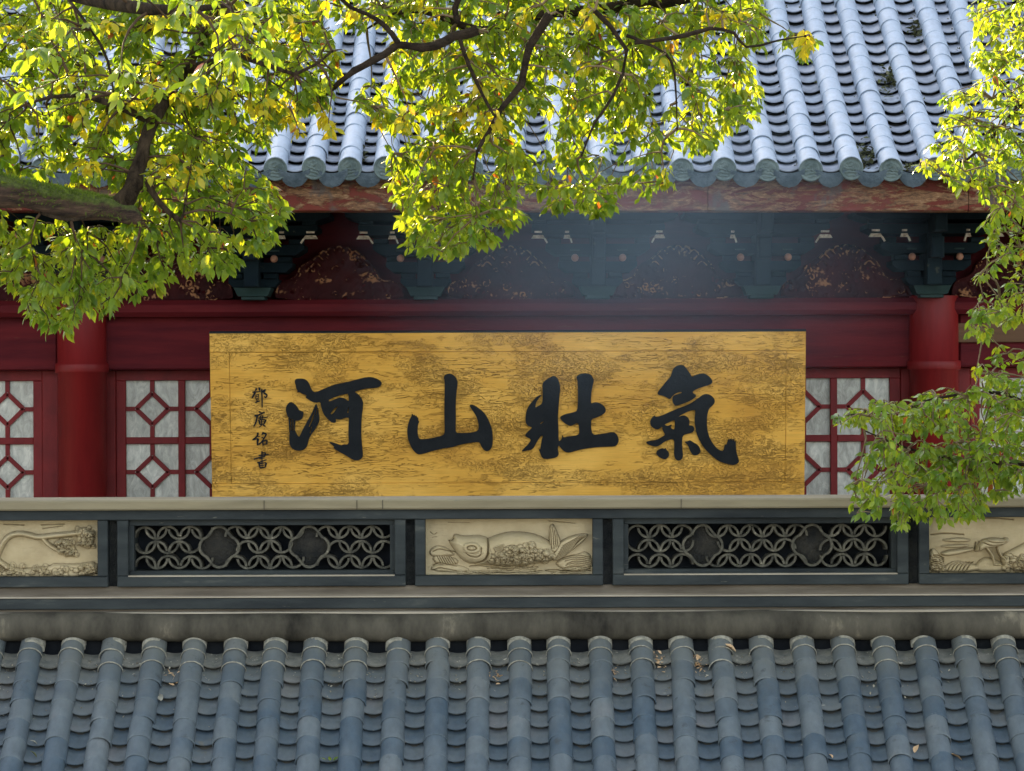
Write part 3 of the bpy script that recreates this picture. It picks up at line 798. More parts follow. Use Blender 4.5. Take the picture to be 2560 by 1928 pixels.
for k, x in enumerate(xs_e):
    inx = -120 < eave_px[k] < 2680
    dy = rng.uniform(-.01, .02)
    s = -.0; i = 0; sxx = rng.uniform(-.003, .003); dz_ = rng.uniform(-.006, .006)
    while s < S_MAX-.25:
        p, a_ = uf(x+sxx+rng.uniform(-.003, .003), s, .048+dz_+rng.uniform(-.002, .003))
        me = rng.choice(BU); rx = a_+.010+rng.uniform(-.012, .012); rz = rng.uniform(-.012, .012)
        if inx and i < 11: o = link('barrel_tile', me, loc=p, rot=(rx, 0, rz)); o.parent = uroof
        else: stuff.put(me, p, rx, rz)
        s += .206; i += 1
    p, a_ = uf(x+sxx, 0, .048+dz_)
    p = p+Vector((0, -.012, -.004))
    o = link('round_tile_end', rng.choice(DU), loc=p, rot=(rng.uniform(-.05, .03), rng.uniform(-.25, .25), rng.uniform(-.03, .03))); o.parent = uroof
    if k < len(xs_e)-1:
        xm = (x+xs_e[k+1])/2; sp = xs_e[k+1]-x; s = .01; i = 0
        while s < S_MAX-.25:
            p, a_ = uf(xm+rng.uniform(-.004, .004), s, .006+rng.uniform(0, .004))
            me = rng.choice(PU); rx = a_-.02+rng.uniform(-.015, .015); rz = rng.uniform(-.02, .02)
            if inx and i < 10: o = link('pan_tile', me, loc=p, rot=(rx, 0, rz)); o.parent = uroof
            else: stuffp.put(me, p, rx, rz)
            s += .176; i += 1
        p, a_ = uf(xm, 0, .02)
        o = link('drip_tile', rng.choice(TU), loc=p+Vector((0, -.03+rng.uniform(-.005, .005), -.004)), rot=(rng.uniform(-.08, .04), rng.uniform(-.02, .02), rng.uniform(-.03, .03))); o.parent = uroof
o = stuff.a.build('barrel_tile_rows', M_up, uroof, True); o['kind'] = 'stuff'
o = stuffp.a.build('pan_tile_rows', M_uppan, uroof, False); o['kind'] = 'stuff'

# eave board, in lengths butted end to end
ebx = [XL2, xf(250, 19.4), xf(1100, 19.4), xf(1770, 19.4), xf(2420, 19.4), XR2]
for i in range(len(ebx)-1):
    z0, z1 = CZ-(531-964)*19.4/F, CZ-(436-964)*19.4/F
    a = Acc(); nb = 24; V = []; Fc = []
    for j in range(nb+1):
        x = ebx[i]+.002+(ebx[i+1]-ebx[i]-.004)*j/nb; sk = skew(x); r1 = rng.uniform(-.003, .002)
        V += [(x, 19.352, z0+sk+r1+.006), (x, 19.346, z0+sk+r1+.012), (x, 19.342, z1+sk), (x, 19.44, z1+sk), (x, 19.44, z0+sk), (x, 19.385, z0+sk+r1)]
    for j in range(nb):
        for c_ in range(6):
            d_ = (c_+1) % 6; Fc.append((6*j+c_, 6*j+6+c_, 6*j+6+d_, 6*j+d_))
    Fc += [(0,1,2,3,4,5), tuple(6*nb+t for t in (5,4,3,2,1,0))]
    part('eave_board', a.add(V, Fc), M_peel, rh)
# soffit boards behind
part('soffit', Acc().add([(XL2,19.44,CZ+1.05+.12),(XR2,19.44,CZ+1.17),(XR2,20.9,CZ+1.75),(XL2,20.9,CZ+1.75)], [(0,1,2,3)]), M_dark, rh)

YW = 20.75
def zw(py, Y=YW): return CZ-(py-964)*Y/F
def xw(px, Y=YW): return (px-1280)*Y/F
# bracket zone backing board, red
part('bracket_board', Acc().box(XL2+.5, XR2-.5, 20.72, 20.78, zw(750), zw(500)), M_redwood, rh)
part('upper_architrave', Acc().box(XL2+.5, XR2-.5, 20.50, 20.76, zw(789, 20.5), zw(747.5, 20.5), .03), M_redwood, rh)
for (x0, x1) in ((XL2+.5, xw(150)), (xw(262), xw(2280)), (xw(2392), XR2-.5)):
    part('lintel_board', Acc().box(x0, x1, 20.62, 20.78, zw(922), zw(788), .01), M_redwood, rh)
part('faded_board', Acc().box(xw(2392, 20.6), xw(2700, 20.6), 20.585, 20.62, zw(860, 20.6), zw(812, 20.6), .004), M_brown, rh)
# columns
def lathe(prof, x, y, n=28):
    V = []; Fc = []
    for (z, r) in prof:
        for k in range(n): V.append((x+r*math.cos(2*math.pi*k/n), y+r*math.sin(2*math.pi*k/n), z))
    for i in range(len(prof)-1):
        for k in range(n): Fc.append((i*n+k, i*n+(k+1) % n, (i+1)*n+(k+1) % n, (i+1)*n+k))
    return V, Fc
for px in (-1925, 205, 2335, 4465):
    x = xw(px, 20.6); r = .158; zc = zw(917, 20.6)
    V, Fc = lathe([(0, r), (zc-.035, r), (zc-.03, r+.010), (zc-.02, r+.015), (zc+.02, r+.015), (zc+.03, r+.010), (zc+.034, r), (zw(744, 20.6), r)], x, 20.6)
    part('column', Acc().add(V, Fc), M_redcol, rh, True)
# brackets (dougong): cap, base block, post, arms widening upward, cream light gaps, knobs
def bracket(px):
    x = xw(px, 20.45); Z = lambda p: zw(p, 20.4)
    a = Acc()
    a.box(x-.075, x+.075, 20.36, 20.6, Z(748), Z(738), .004); 
    V = [(x-.12,20.32,Z(718)),(x+.12,20.32,Z(718)),(x+.12,20.6,Z(718)),(x-.12,20.6,Z(718)),(x-.095,20.34,Z(739)),(x+.095,20.34,Z(739)),(x+.095,20.6,Z(739)),(x-.095,20.6,Z(739))]
    a.add(V, [(0,1,2,3),(7,6,5,4),(4,5,1,0),(5,6,2,1),(7,4,0,3)])
    part('cap_block', a, M_cap, rh)
    a = Acc(); a.box(x-.048, x+.048, 20.22, 20.62, Z(717), Z(545), .006)
    a.box(x-.040, x+.040, 20.05, 20.22, Z(652), Z(600), .01); a.box(x-.040, x+.040, 19.90, 20.22, Z(590), Z(545), .01)
    part('bracket_nose', a, M_teal, rh)
    for j, (pb, pt, hw, y0) in enumerate(((716, 696, .16, 20.40), (680, 655, .25, 20.36), (638, 612, .33, 20.30), (590, 566, .42, 20.22), (556, 535, .50, 20.15))):
        a = Acc(); z0, z1 = Z(pb), Z(pt)
        V = []; 
        for yy in (y0, 20.7):
            V += [(x-hw, yy, z1), (x-hw, yy, z1-(z1-z0)*.45), (x-hw*.82, yy, z0), (x+hw*.82, yy, z0), (x+hw, yy, z1-(z1-z0)*.45), (x+hw, yy, z1)]
        Fc = [(0,1,2,3,4,5), (11,10,9,8,7,6)]+[(i, i+6, (i+1) % 6+6, (i+1) % 6) for i in range(6)]
        part('bracket_arm', a.add(V, [tuple(reversed(f)) for f in Fc]), M_teal, rh)
        for sgn in (-1, 1):   # small bearing blocks on the arm tips
            bx = x+sgn*(hw-.05); zz = z1
            part('bearing_block', Acc().box(bx-.045, bx+.045, y0-.03, y0+.12, zz+.002, zz+.035, .006), M_teal, rh)
    # cream blocks whose pale colour stands for daylight showing through gaps
    zc = Z(601)+rng.uniform(-.004, .004)
    for sgn in (-1, 1):
        for (off, wdt) in ((.16, .055), (.275+.03, .105)):
            if rng.random() < .15: continue
            wdt *= rng.uniform(.55, .9)
            bx = x+sgn*off*1.25; y0 = 20.12
            V = [(bx-wdt*.55, y0, zc), (bx+wdt*.55, y0, zc), (bx+wdt*.38, y0+.01, zc+.022), (bx-wdt*.38, y0+.01, zc+.022),
                 (bx-wdt*.55, y0+.05, zc), (bx+wdt*.55, y0+.05, zc), (bx+wdt*.38, y0+.05, zc+.022), (bx-wdt*.38, y0+.05, zc+.022)]
            a = Acc().add(V, [(0,1,2,3),(3,2,6,7),(4,5,1,0),(5,6,2,1),(4,0,3,7)])
            a.box(bx-wdt*.30, bx+wdt*.30, y0, y0+.04, zc+.036, zc+.047)
            bars(a, (bx-sgn*wdt*.5, zc), (bx-sgn*wdt*.72, zc-.028), .010, y0, y0+.03)
            part('light_gap', a, M_lightgap, rh)
        bx = x+sgn*.150; 
        me = bpy.data.meshes.new('knob'); bm = bmesh.new(); bmesh.ops.create_uvsphere(bm, u_segments=12, v_segments=8, radius=.024); bm.to_mesh(me); bm.free()
        me.materials.append(M_knob); me.polygons.foreach_set('use_smooth', [True]*len(me.polygons))
        o = link('knob', me, loc=(bx, 20.16, Z(649))); inv(rh, o)
        part('knob_ledge', Acc().box(bx-.03, bx+.03, 20.16, 20.2, Z(629)-.004, Z(629)+.004), M_cap, rh)
for px in (-210, 213, 636, 1065, 1495, 1903, 2326, 2750): bracket(px)
# carved mound panels between the brackets
mound = [(-510,445),(-505,330),(-450,280),(-400,270),(-340,230),(-320,160),(-230,115),(-170,60),(-90,12),(0,0),(90,12),(170,60),(230,110),(290,190),(320,270),(450,280),(505,330),(510,445)]
def carved(px, seed):
    nx, nz = 150, 66; ox, oy, sc = px, 612, .3165
    gx = np.linspace(-512, 512, nx); gy = np.linspace(-2, 445, nz); X, Z = np.meshgrid(gx, gy)
    P = chaikin(mound, 1); ins = inside(P, X, Z); d = dseg(P, X, Z, True)
    q = random.Random(seed)
    H = .011+.008*hf_noise(X, Z, 11, seed)+.005*hf_noise(X, Z, 24, seed+1)
    H = H + np.where(d < 16, .012, 0)
    sh = []
    for i in range(26):
        cx, cy = q.uniform(-440, 440), q.uniform(60, 420); r = q.uniform(18, 42); st_ = q.uniform(0, 6)
        sh.append(('line', [(cx+r*(1-.11*t)*math.cos(st_+t*.8), cy+r*(1-.11*t)*math.sin(st_+t*.8)) for t in range(8)], 7, .013))
    for t in range(9):   # scalloped crest
        a0 = math.pi*(t+.5)/9; sh.append(('line', [(190*math.cos(a0)-38, 175-150*math.sin(a0)+18), (190*math.cos(a0), 160-150*math.sin(a0)-6), (190*math.cos(a0)+38, 175-150*math.sin(a0)+18)], 9, .026))
    H = H+apply_shapes(X, Z, sh)
    Y = 20.60; V = np.stack([(ox+X*sc-1280)*Y/F, Y-H, CZ-(oy+Z*sc-964)*Y/F], -1).reshape(-1, 3)
    keep = ins & (H > .006)
    Fc = [(j*nx+i, (j+1)*nx+i, (j+1)*nx+i+1, j*nx+i+1) for j in range(nz-1) for i in range(nx-1) if keep[j, i] and keep[j+1, i+1] and keep[j+1, i] and keep[j, i+1]]
    used = sorted({i for f in Fc for i in f}); mp = {u: i for i, u in enumerate(used)}
    part('carved_panel', Acc().add(V[used], [tuple(mp[i] for i in f) for f in Fc]), M_carve, rh, True)
    # solid board behind the fretwork, same outline
    Pm = [((ox+x*sc*1.0-1280)*20.64/F, 20.635, CZ-(oy+z*sc-964)*20.64/F) for (x, z) in P]
    n = len(Pm); Pb = [(x, 20.70, z) for (x, y, z) in Pm]
    part('carving_back', Acc().add(Pm+Pb, [tuple(range(n))[::-1]]+[(i, (i+1) % n, n+(i+1) % n, n+i) for i in range(n)]), M_redwood, rh)
for i, px in enumerate((-1, 424, 850, 1278, 1696, 2114, 2540)): carved(px, 60+i)

# windows: each sash unit is a window with its panes
YG = 20.80
def sash(x0, x1, y0, y1, kind):
    "one cell of the lattice in survey pixels"
    wN = link('window_lattice', None); bpy.data.objects.remove(wN)
    cx, cy = (x0+x1)/2, (y0+y1)/2; w2, h2 = (x1-x0)/2, (y1-y0)/2
    X = lambda p: xw(p, YW); Zz = lambda p: zw(p, YW)
    a = Acc(); bw = 11*YW/F; dx, dy = w2*.62, h2*.56
    yf0, yf1 = YW-.005, YW+.03
    v0 = (X(cx), Zz(cy-dy)); v1 = (X(cx+dx), Zz(cy)); v2 = (X(cx), Zz(cy+dy)); v3 = (X(cx-dx), Zz(cy))
    for (p, q_) in ((v0, v1), (v1, v2), (v2, v3), (v3, v0)): bars(a, p, q_, bw, yf0, yf1)
    y2 = yf0+.0012
    bars(a, (X(cx), Zz(y0)), (X(cx), Zz(cy-dy-3)), bw, y2, yf1); bars(a, (X(cx), Zz(cy+dy+3)), (X(cx), Zz(y1)), bw, y2, yf1)
    bars(a, (X(x0), Zz(cy)), (X(cx-dx-3), Zz(cy)), bw, y2, yf1); bars(a, (X(cx+dx+3), Zz(cy)), (X(x1), Zz(cy)), bw, y2, yf1)
    wl = part('window', a, M_redfr, rh)
    g0 = YW+.012
    def pane(pts):
        V = [(X(px), g0, Zz(py)) for (px, py) in pts]+[(X(px), g0+.006, Zz(py)) for (px, py) in pts]; n = len(pts)
        # tiny random tilt
        tx, tz = rng.uniform(-.03, .03), rng.uniform(-.03, .03); c0 = np.mean(np.array(V), 0)
        V = [(x, y+(x-c0[0])*tx+(z-c0[2])*tz, z) for (x, y, z) in V]
        Fc = [tuple(range(n)), tuple(range(2*n-1, n-1, -1))]+[(i, n+i, n+(i+1) % n, (i+1) % n) for i in range(n)]
        o = Acc().add(V, [tuple(reversed(f)) for f in Fc]).build('pane', M_glass); o.parent = wl
    pane([(cx, cy-dy), (cx+dx, cy), (cx, cy+dy), (cx-dx, cy)])
    e = 1.5
    pane([(x0, y0), (cx, y0), (cx, cy-dy), (cx-dx, cy), (x0, cy)]); pane([(x1, y0), (x1, cy), (cx+dx, cy), (cx, cy-dy), (cx, y0)])
    pane([(x0, y1), (x0, cy), (cx-dx, cy), (cx, cy+dy), (cx, y1)]); pane([(x1, y1), (cx, y1), (cx, cy+dy), (cx+dx, cy), (x1, cy)])
rowsY = [(948.5, 1090), (1107, 1247), (1264, 1404)]
def sash_row(xa, pitch, wpx, n, left, right):
    for i in range(n):
        x0 = xa+pitch*i
        if not (-60 < x0 < 2560): continue
        hid = 545 < x0 and x0+wpx < 1990     # behind the signboard
        for (y0, y1) in rowsY[:2]:
            if not hid: sash(x0, x0+wpx, y0, y1, 0)
    a = Acc(); X = lambda p: xw(p, YW); Zz = lambda p: zw(p, YW)
    f0, f1 = YW-.022, YW+.03
    a.box(X(left), X(right), f0, f1, Zz(948.5), Zz(922.5), .004)
    for i in range(n+1):
        l = left if i == 0 else xa+pitch*i-(pitch-wpx); r_ = right if i == n else xa+pitch*i
        a.box(X(l), X(r_), f0+.001, f1, Zz(1420), Zz(948.5)-.0005, .004)
    for i in range(n):
        x0 = xa+pitch*i
        a.box(X(x0), X(x0+wpx), f0+.004, f1, Zz(1107), Zz(1090), .004); a.box(X(x0), X(x0+wpx), f0+.004, f1, Zz(1264), Zz(1247), .004)
    part('window_frame', a, M_redfr, rh)
sash_row(315, 148.1, 131, 13, 291, 2250)
sash_row(2448, 148.1, 131, 13, 2424, 4385)
sash_row(-47-148.1*12, 148.1, 131, 13, -1850, 107)
# jambs beside the columns and the wall below and behind
for (x0, x1) in ((107.5, 150), (262, 290.5), (2250.5, 2280), (2392, 2423.5)):
    part('jamb', Acc().box(xw(x0), xw(x1), 20.715, 20.80, zw(1420), zw(922.5), .004), M_redfr, rh)
part('lower_wall', Acc().box(XL2+.5, XR2-.5, 20.74, 20.83, 0, zw(1420)), M_redfr, rh)
part('back_wall', Acc().box(XL2+.5, XR2-.5, 29.3, 29.5, 0, CZ+1.6), M_rwall, rh)
part('interior_ceiling', Acc().box(XL2+.5, XR2-.5, 20.84, 29.3, CZ+1.5, CZ+1.6), M_dark, rh)
for x in (XL2+.5, XR2-.7):
    part('side_wall', Acc().box(x, x+.2, 20.9, 29.3, 0, CZ+1.5), M_rwall, rh)

# ============================================================ GOLD SIGNBOARD
pq = thing('signboard', 'large weathered gold signboard with four big black brush characters, hung on the red hall', 'sign', at(1270, 1250, 20.2))
sgn_s = 20.07/F; tilt = math.atan(.15/(420*sgn_s))
PM = Matrix.Translation(at(1270, 1040, 20.07)) @ Matrix.Rotation(R(90)+tilt, 4, 'X')   # local x right, y up the board, z towards the viewer
def pm_part(name, acc, mat, smooth=False):
    o = acc.build(name, mat, None, smooth); o.data.transform(PM); inv(pq, o); return o
def bl(px): return (px-1270)*sgn_s
def bb(py): return -(py-1040)*sgn_s
def zbox(acc, x0, x1, y0, y1, z0, z1, b=.003):
    V = []
    for (z, e) in ((z1, b), (z1-b, 0), (z0, 0)): V += [(x0+e,y0+e,z),(x1-e,y0+e,z),(x1-e,y1-e,z),(x0+e,y1-e,z)]
    Fc = [(0,1,2,3)]
    for k in (0, 4):
        for i in range(4):
            j = (i+1) % 4; Fc.append((k+i, k+4+i, k+4+j, k+j))
    Fc.append((11,10,9,8)); return acc.add(V, Fc)
pm_part('board', zbox(Acc(), bl(576), bl(1964), bb(1209), bb(878), -.05, 0, .002), M_gold)
for (x0, x1, y0, y1) in ((527, 2012.5, 830, 877.4), (527, 2012.5, 1209.6, 1252), (527, 575.6, 877.6, 1209.4), (1964.4, 2012.5, 877.6, 1209.4)):
    pm_part('border_strip', zbox(Acc(), bl(x0), bl(x1), bb(y1), bb(y0), -.05, .004, .004), M_gold)
pm_part('top_batten', zbox(Acc(), bl(526), bl(2013.5), bb(830), bb(826.5), -.05, .0, .001), M_dark)
def curve_mesh(polys, name, z0, ext):
    cu = bpy.data.curves.new(name, 'CURVE'); cu.dimensions = '2D'; cu.fill_mode = 'BOTH'; cu.extrude = ext; cu.bevel_depth = .0012; cu.bevel_resolution = 0
    for P in polys:
        sp = cu.splines.new('POLY'); sp.points.add(len(P)-1)
        for i, (x, y) in enumerate(P): sp.points[i].co = (x, y, 0, 1)
        sp.use_cyclic_u = True
    ob = bpy.data.objects.new(name, cu); COL.objects.link(ob)
    dg = bpy.context.evaluated_depsgraph_get(); dg.update()
    me = bpy.data.meshes.new_from_object(ob.evaluated_get(dg)); bpy.data.objects.remove(ob)
    me.transform(Matrix.Translation((0, 0, z0))); return me
G = 280/1666
def char(groups, ox, oy, label):
    bm = bmesh.new()
    for gi, grp in enumerate(groups):
        polys = [[(bl(ox+x*G), bb(oy+y*G)) for (x, y) in (chaikin(P, 1) if len(P) > 6 else P)] for P in grp]
        me = curve_mesh(polys, 'brush_character', .006+.0002*gi, .005); bm.from_mesh(me)
    me = bpy.data.meshes.new('brush_character'); bm.to_mesh(me); bm.free(); me.materials.clear(); me.materials.append(M_black)
    for p in me.polygons: p.material_index = 0
    me.transform(PM); o = link('brush_character', me); inv(pq, o); o['label'] = label
he = [[[(230,290),(245,265),(330,262),(385,275),(430,320),(455,390),(480,440),(510,468),(560,462),(640,425),(740,382),(850,345),(1000,318),(1150,278),(1300,242),(1380,245),(1460,275),(1510,315),(1515,345),(1490,380),(1430,402),(1300,405),(1180,432),(1105,462),(1160,495),(1200,540),(1235,610),(1235,680),(1210,850),(1200,1100),(1215,1300),(1228,1420),(1200,1470),(1140,1495),(1080,1480),(960,1405),(860,1350),(810,1318),(790,1285),(850,1328),(790,1270),(720,1213),(790,1225),(905,1272),(935,1252),(1025,1255),(1015,1100),(1020,960),(1030,850),(1000,840),(940,855),(905,875),(860,868),(822,862),(832,915),(800,925),(760,910),(700,855),(650,790),(615,690),(605,603),(540,620),(470,600),(410,555),(385,540),(400,520),(390,500),(340,485),(290,455),(262,470),(268,430),(250,410),(245,370),(228,310)],
       [(722,590),(735,570),(850,520),(1000,485),(1022,490),(1030,600),(1010,600),(970,565),(900,545),(860,560),(780,590),(730,608)],
       [(745,795),(780,800),(820,750),(865,675),(850,672),(800,715),(760,765)], [(998,780),(1018,782),(1025,690),(1015,690),(1003,740)]],
      [[(160,608),(215,640),(260,690),(285,740),(345,755),(345,800),(330,860),(290,882),(240,890),(200,880),(120,838),(100,780),(88,710),(110,650)]],
      [[(135,1180),(140,1250),(170,1300),(220,1335),(290,1340),(350,1325),(400,1270),(415,1190),(450,1110),(520,1020),(570,930),(585,870),(575,760),(560,700),(537,630),(500,730),(440,840),(390,930),(340,1020),(290,1130),(270,1140),(240,1090),(215,1030),(200,1050),(150,1030),(138,1100)],
       [(420,990),(440,985),(490,880),(532,700),(515,730),(470,860)], [(430,1092),(448,1084),(475,980),(463,970)], [(508,945),(532,930),(525,908)], [(518,868),(540,800),(568,720),(550,700),(528,800)]],
      [[(126,850),(146,860),(152,1040),(138,1060)]], [[(165,880),(180,885),(182,1045),(168,1040)]], [[(200,880),(226,890),(214,1040),(200,1045)]]]
shan = [[[(655,240),(680,210),(730,197),(780,205),(830,250),(855,310),(855,360),(840,460),(825,640),(828,850),(822,1000),(826,1085),(900,1090),(1000,1088),(1090,1078),(1150,1060),(1172,1020),(1165,920),(1130,820),(1080,740),(1032,675),(1060,660),(1120,680),(1190,735),(1240,775),(1280,830),(1330,930),(1365,1040),(1378,1160),(1368,1280),(1340,1335),(1295,1360),(1250,1345),(1210,1290),(1185,1225),(1150,1218),(1050,1228),(950,1245),(850,1270),(770,1298),(650,1310),(500,1345),(370,1385),(285,1405),(240,1390),(190,1335),(150,1265),(115,1160),(105,1060),(115,970),(140,890),(175,825),(178,790),(200,828),(212,808),(228,838),(240,820),(250,850),(268,855),(266,900),(284,912),(262,950),(255,1060),(262,1130),(280,1170),(310,1182),(380,1178),(470,1165),(550,1145),(630,1125),(660,1100),(665,1000),(660,850),(662,650),(668,450),(668,300)]]]
zhuang = [[[(395,340),(440,300),(510,255),(550,235),(590,245),(625,290),(650,370),(655,440),(640,550),(630,700),(618,870),(628,1000),(630,1215),(652,1212),(680,1180),(690,1120),(700,1165),(760,1150),(830,1142),(900,1132),(940,1105),(940,1040),(930,950),(905,935),(860,960),(810,985),(770,970),(700,920),(655,870),(660,845),(730,810),(850,785),(915,760),(922,600),(922,400),(915,290),(895,255),(930,220),(985,200),(1050,200),(1110,215),(1140,265),(1155,300),(1130,400),(1112,520),(1108,655),(1150,640),(1200,632),(1260,655),(1310,695),(1335,745),(1315,790),(1250,835),(1180,860),(1115,880),(1112,980),(1120,1070),(1145,1115),(1180,1125),(1300,1105),(1440,1080),(1480,1100),(1515,1150),(1525,1210),(1500,1270),(1460,1295),(1350,1295),(1200,1302),(1050,1320),(900,1350),(820,1378),(760,1385),(700,1355),(655,1300),(637,1275),(618,1290),(620,1360),(635,1410),(600,1455),(540,1470),(420,1480),(385,1455),(360,1400),(335,1320),(355,1355),(375,1250),(385,1180),(405,1140),(385,1120),(350,1150),(300,1230),(245,1335),(160,1350),(75,1370),(130,1310),(190,1250),(222,1195),(200,1165),(150,1145),(135,1120),(165,1080),(210,1040),(245,1005),(190,985),(150,950),(140,880),(155,760),(185,690),(250,610),(320,535),(382,516),(330,570),(290,640),(280,715),(330,690),(385,655),(398,600),(395,450)],
          [(345,962),(380,920),(410,908),(405,930),(370,955)]]]
qi = [[[(545,200),(600,150),(665,135),(710,150),(750,200),(800,270),(825,322),(880,290),(950,268),(1010,265),(1070,300),(1125,360),(1130,400),(1090,430),(1000,455),(900,490),(835,530),(840,560),(897,593),(850,640),(780,680),(690,715),(590,745),(555,715),(540,660),(545,605),(600,580),(678,560),(680,540),(660,533),(610,545),(545,585),(500,648),(460,620),(400,590),(325,578),(320,550),(345,510),(390,460),(440,390),(510,320),(530,260)]],
      [[(275,890),(285,920),(380,900),(480,850),(600,800),(750,745),(850,690),(930,630),(1000,580),(1060,572),(1120,600),(1165,655),(1165,700),(1130,745),(1085,780),(1060,850),(1050,950),(1050,1050),(1070,1170),(1110,1270),(1180,1370),(1240,1420),(1305,1440),(1322,1330),(1345,1345),(1380,1235),(1390,1295),(1403,1235),(1414,1295),(1426,1232),(1438,1305),(1450,1232),(1460,1312),(1480,1262),(1485,1400),(1500,1480),(1530,1560),(1530,1600),(1490,1630),(1430,1640),(1350,1620),(1230,1580),(1130,1500),(1030,1400),(950,1280),(900,1160),(880,1050),(870,950),(885,815),(860,808),(820,815),(770,828),(700,865),(640,895),(632,918),(680,897),(730,895),(775,930),(795,980),(783,1052),(830,1045),(862,1075),(860,1120),(830,1150),(760,1165),(690,1190),(680,1300),(690,1420),(698,1500),(680,1550),(630,1575),(585,1545),(568,1490),(570,1380),(568,1240),(500,1250),(420,1280),(350,1340),(290,1358),(220,1340),(135,1295),(230,1270),(310,1265),(380,1220),(440,1185),(400,1120),(390,1050),(360,1075),(325,1100),(270,1085),(225,1050),(208,1000),(225,940)],
       [(418,1025),(500,985),(572,952),(578,1000),(575,1110),(540,1105),(508,1070),(535,1025),(470,1057),(430,1040)]],
      [[(395,1385),(412,1405),(440,1385),(445,1405),(490,1450),(490,1500),(450,1545),(410,1548),(350,1520),(300,1470),(310,1430),(350,1400)]],
      [[(722,1290),(770,1285),(800,1266),(850,1300),(920,1340),(960,1410),(950,1460),(890,1495),(840,1480),(800,1410),(770,1330)]]]
char(he, 700, 900, 'leftmost of the four big black characters, the one for river')
char(shan, 1000, 900, 'second big black character from the left, the one for mountain')
char(zhuang, 1290, 900, 'third big black character from the left, the one for strong')
char(qi, 1590, 890, 'rightmost big black character, with a brushed hook')
def small(strokes, oy, label):
    a = Acc(); g_ = 100/1388; z = .0045
    for st in strokes:
        pts, wd = st; pts = chaikin(pts, 2, False) if len(pts) > 2 else [pts[0], ((pts[0][0]+pts[1][0])/2, (pts[0][1]+pts[1][1])/2), pts[1]]
        P = [(bl(600+x*g_), bb(oy+y*g_)) for (x, y) in pts]; n = len(P); V = []; Fc = []; w_ = wd*g_*sgn_s*1.3
        for i, (x, y) in enumerate(P):
            dx, dy = P[min(i+1, n-1)][0]-P[max(i-1, 0)][0], P[min(i+1, n-1)][1]-P[max(i-1, 0)][1]; l = math.hypot(dx, dy)+1e-9
            t = i/(n-1); ww = w_*.5*(1.0-.35*t)*(0.85 if i in (0, n-1) else 1)
            nx_, ny_ = -dy/l*ww, dx/l*ww
            V += [(x+nx_, y+ny_, z), (x-nx_, y-ny_, z), (x-nx_, y-ny_, z-.004), (x+nx_, y+ny_, z-.004)]
        for i in range(n-1):
            for c_ in range(4): d_ = (c_+1) % 4; Fc.append((4*i+c_, 4*i+d_, 4*i+4+d_, 4*i+4+c_))
        Fc += [(0,3,2,1), (4*n-4,4*n-3,4*n-2,4*n-1)]
        a.add(V, Fc); z += .00012
    o = pm_part('small_character', a, M_black); o['label'] = label
    bm = bmesh.new(); bm.from_mesh(o.data); bmesh.ops.recalc_face_normals(bm, faces=bm.faces); bm.to_mesh(o.data); bm.free()
small([([(590,250),(545,335)],58),([(680,215),(690,330)],62),([(440,385),(600,372),(725,352)],34),([(545,350),(500,470),(425,590)],60),([(560,485),(670,455)],28),([(565,480),(550,620)],28),([(655,460),(640,600)],26),([(555,545),(640,535)],20),([(555,620),(650,600)],24),([(575,630),(590,700)],22),([(645,610),(625,690)],22),([(530,745),(695,690)],44),
       ([(762,280),(775,600),(770,920)],46),([(780,375),(900,285)],56),([(890,290),(830,415)],56),([(835,415),(930,460),(945,520),(890,590)],50),([(845,530),(900,585)],40)], 950, 'topmost small black signature character')
small([([(650,1065),(740,1100)],44),([(730,1135),(860,1080)],48),([(500,1215),(620,1195),(750,1130)],50),([(595,1210),(560,1420),(470,1590)],54),([(640,1290),(800,1285),(970,1250)],34),([(700,1210),(700,1340)],30),([(790,1200),(770,1340)],30),([(690,1220),(790,1205)],26),([(620,1375),(700,1345)],22),([(660,1380),(665,1440),(690,1520)],44),([(680,1350),(880,1345)],32),([(885,1350),(840,1490)],56),([(740,1320),(745,1530)],32),([(690,1430),(850,1420)],22),([(680,1515),(830,1495)],40),([(745,1540),(650,1615)],32),([(800,1530),(880,1592)],42)], 950, 'second small black signature character')
small([([(610,275),(600,400),(420,535)],54),([(600,420),(680,410)],26),([(415,535),(620,480)],36),([(595,470),(590,725)],62),([(645,500),(620,600)],24),([(590,715),(730,600)],34),([(800,255),(745,365)],52),([(790,290),(915,325)],62),([(905,330),(800,520),(655,700)],46),([(735,440),(830,475)],36),([(770,575),(785,740)],44),([(790,575),(920,535)],48),([(925,545),(905,665)],56),([(790,685),(950,675)],34)], 1060, 'third small black signature character')
small([([(740,935),(740,1330)],44),([(625,1080),(980,1040)],36),([(760,990),(865,980)],34),([(860,980),(840,1110)],40),([(450,1210),(700,1140),(850,1105)],42),([(650,1200),(830,1165)],26),([(570,1340),(730,1290),(895,1230)],36),([(630,1335),(670,1520)],54),([(640,1370),(880,1330)],40),([(885,1335),(855,1490)],56),([(670,1520),(855,1490)],48),([(670,1440),(850,1410)],28),([(740,1350),(740,1500)],20)], 1060, 'lowest small black signature character')

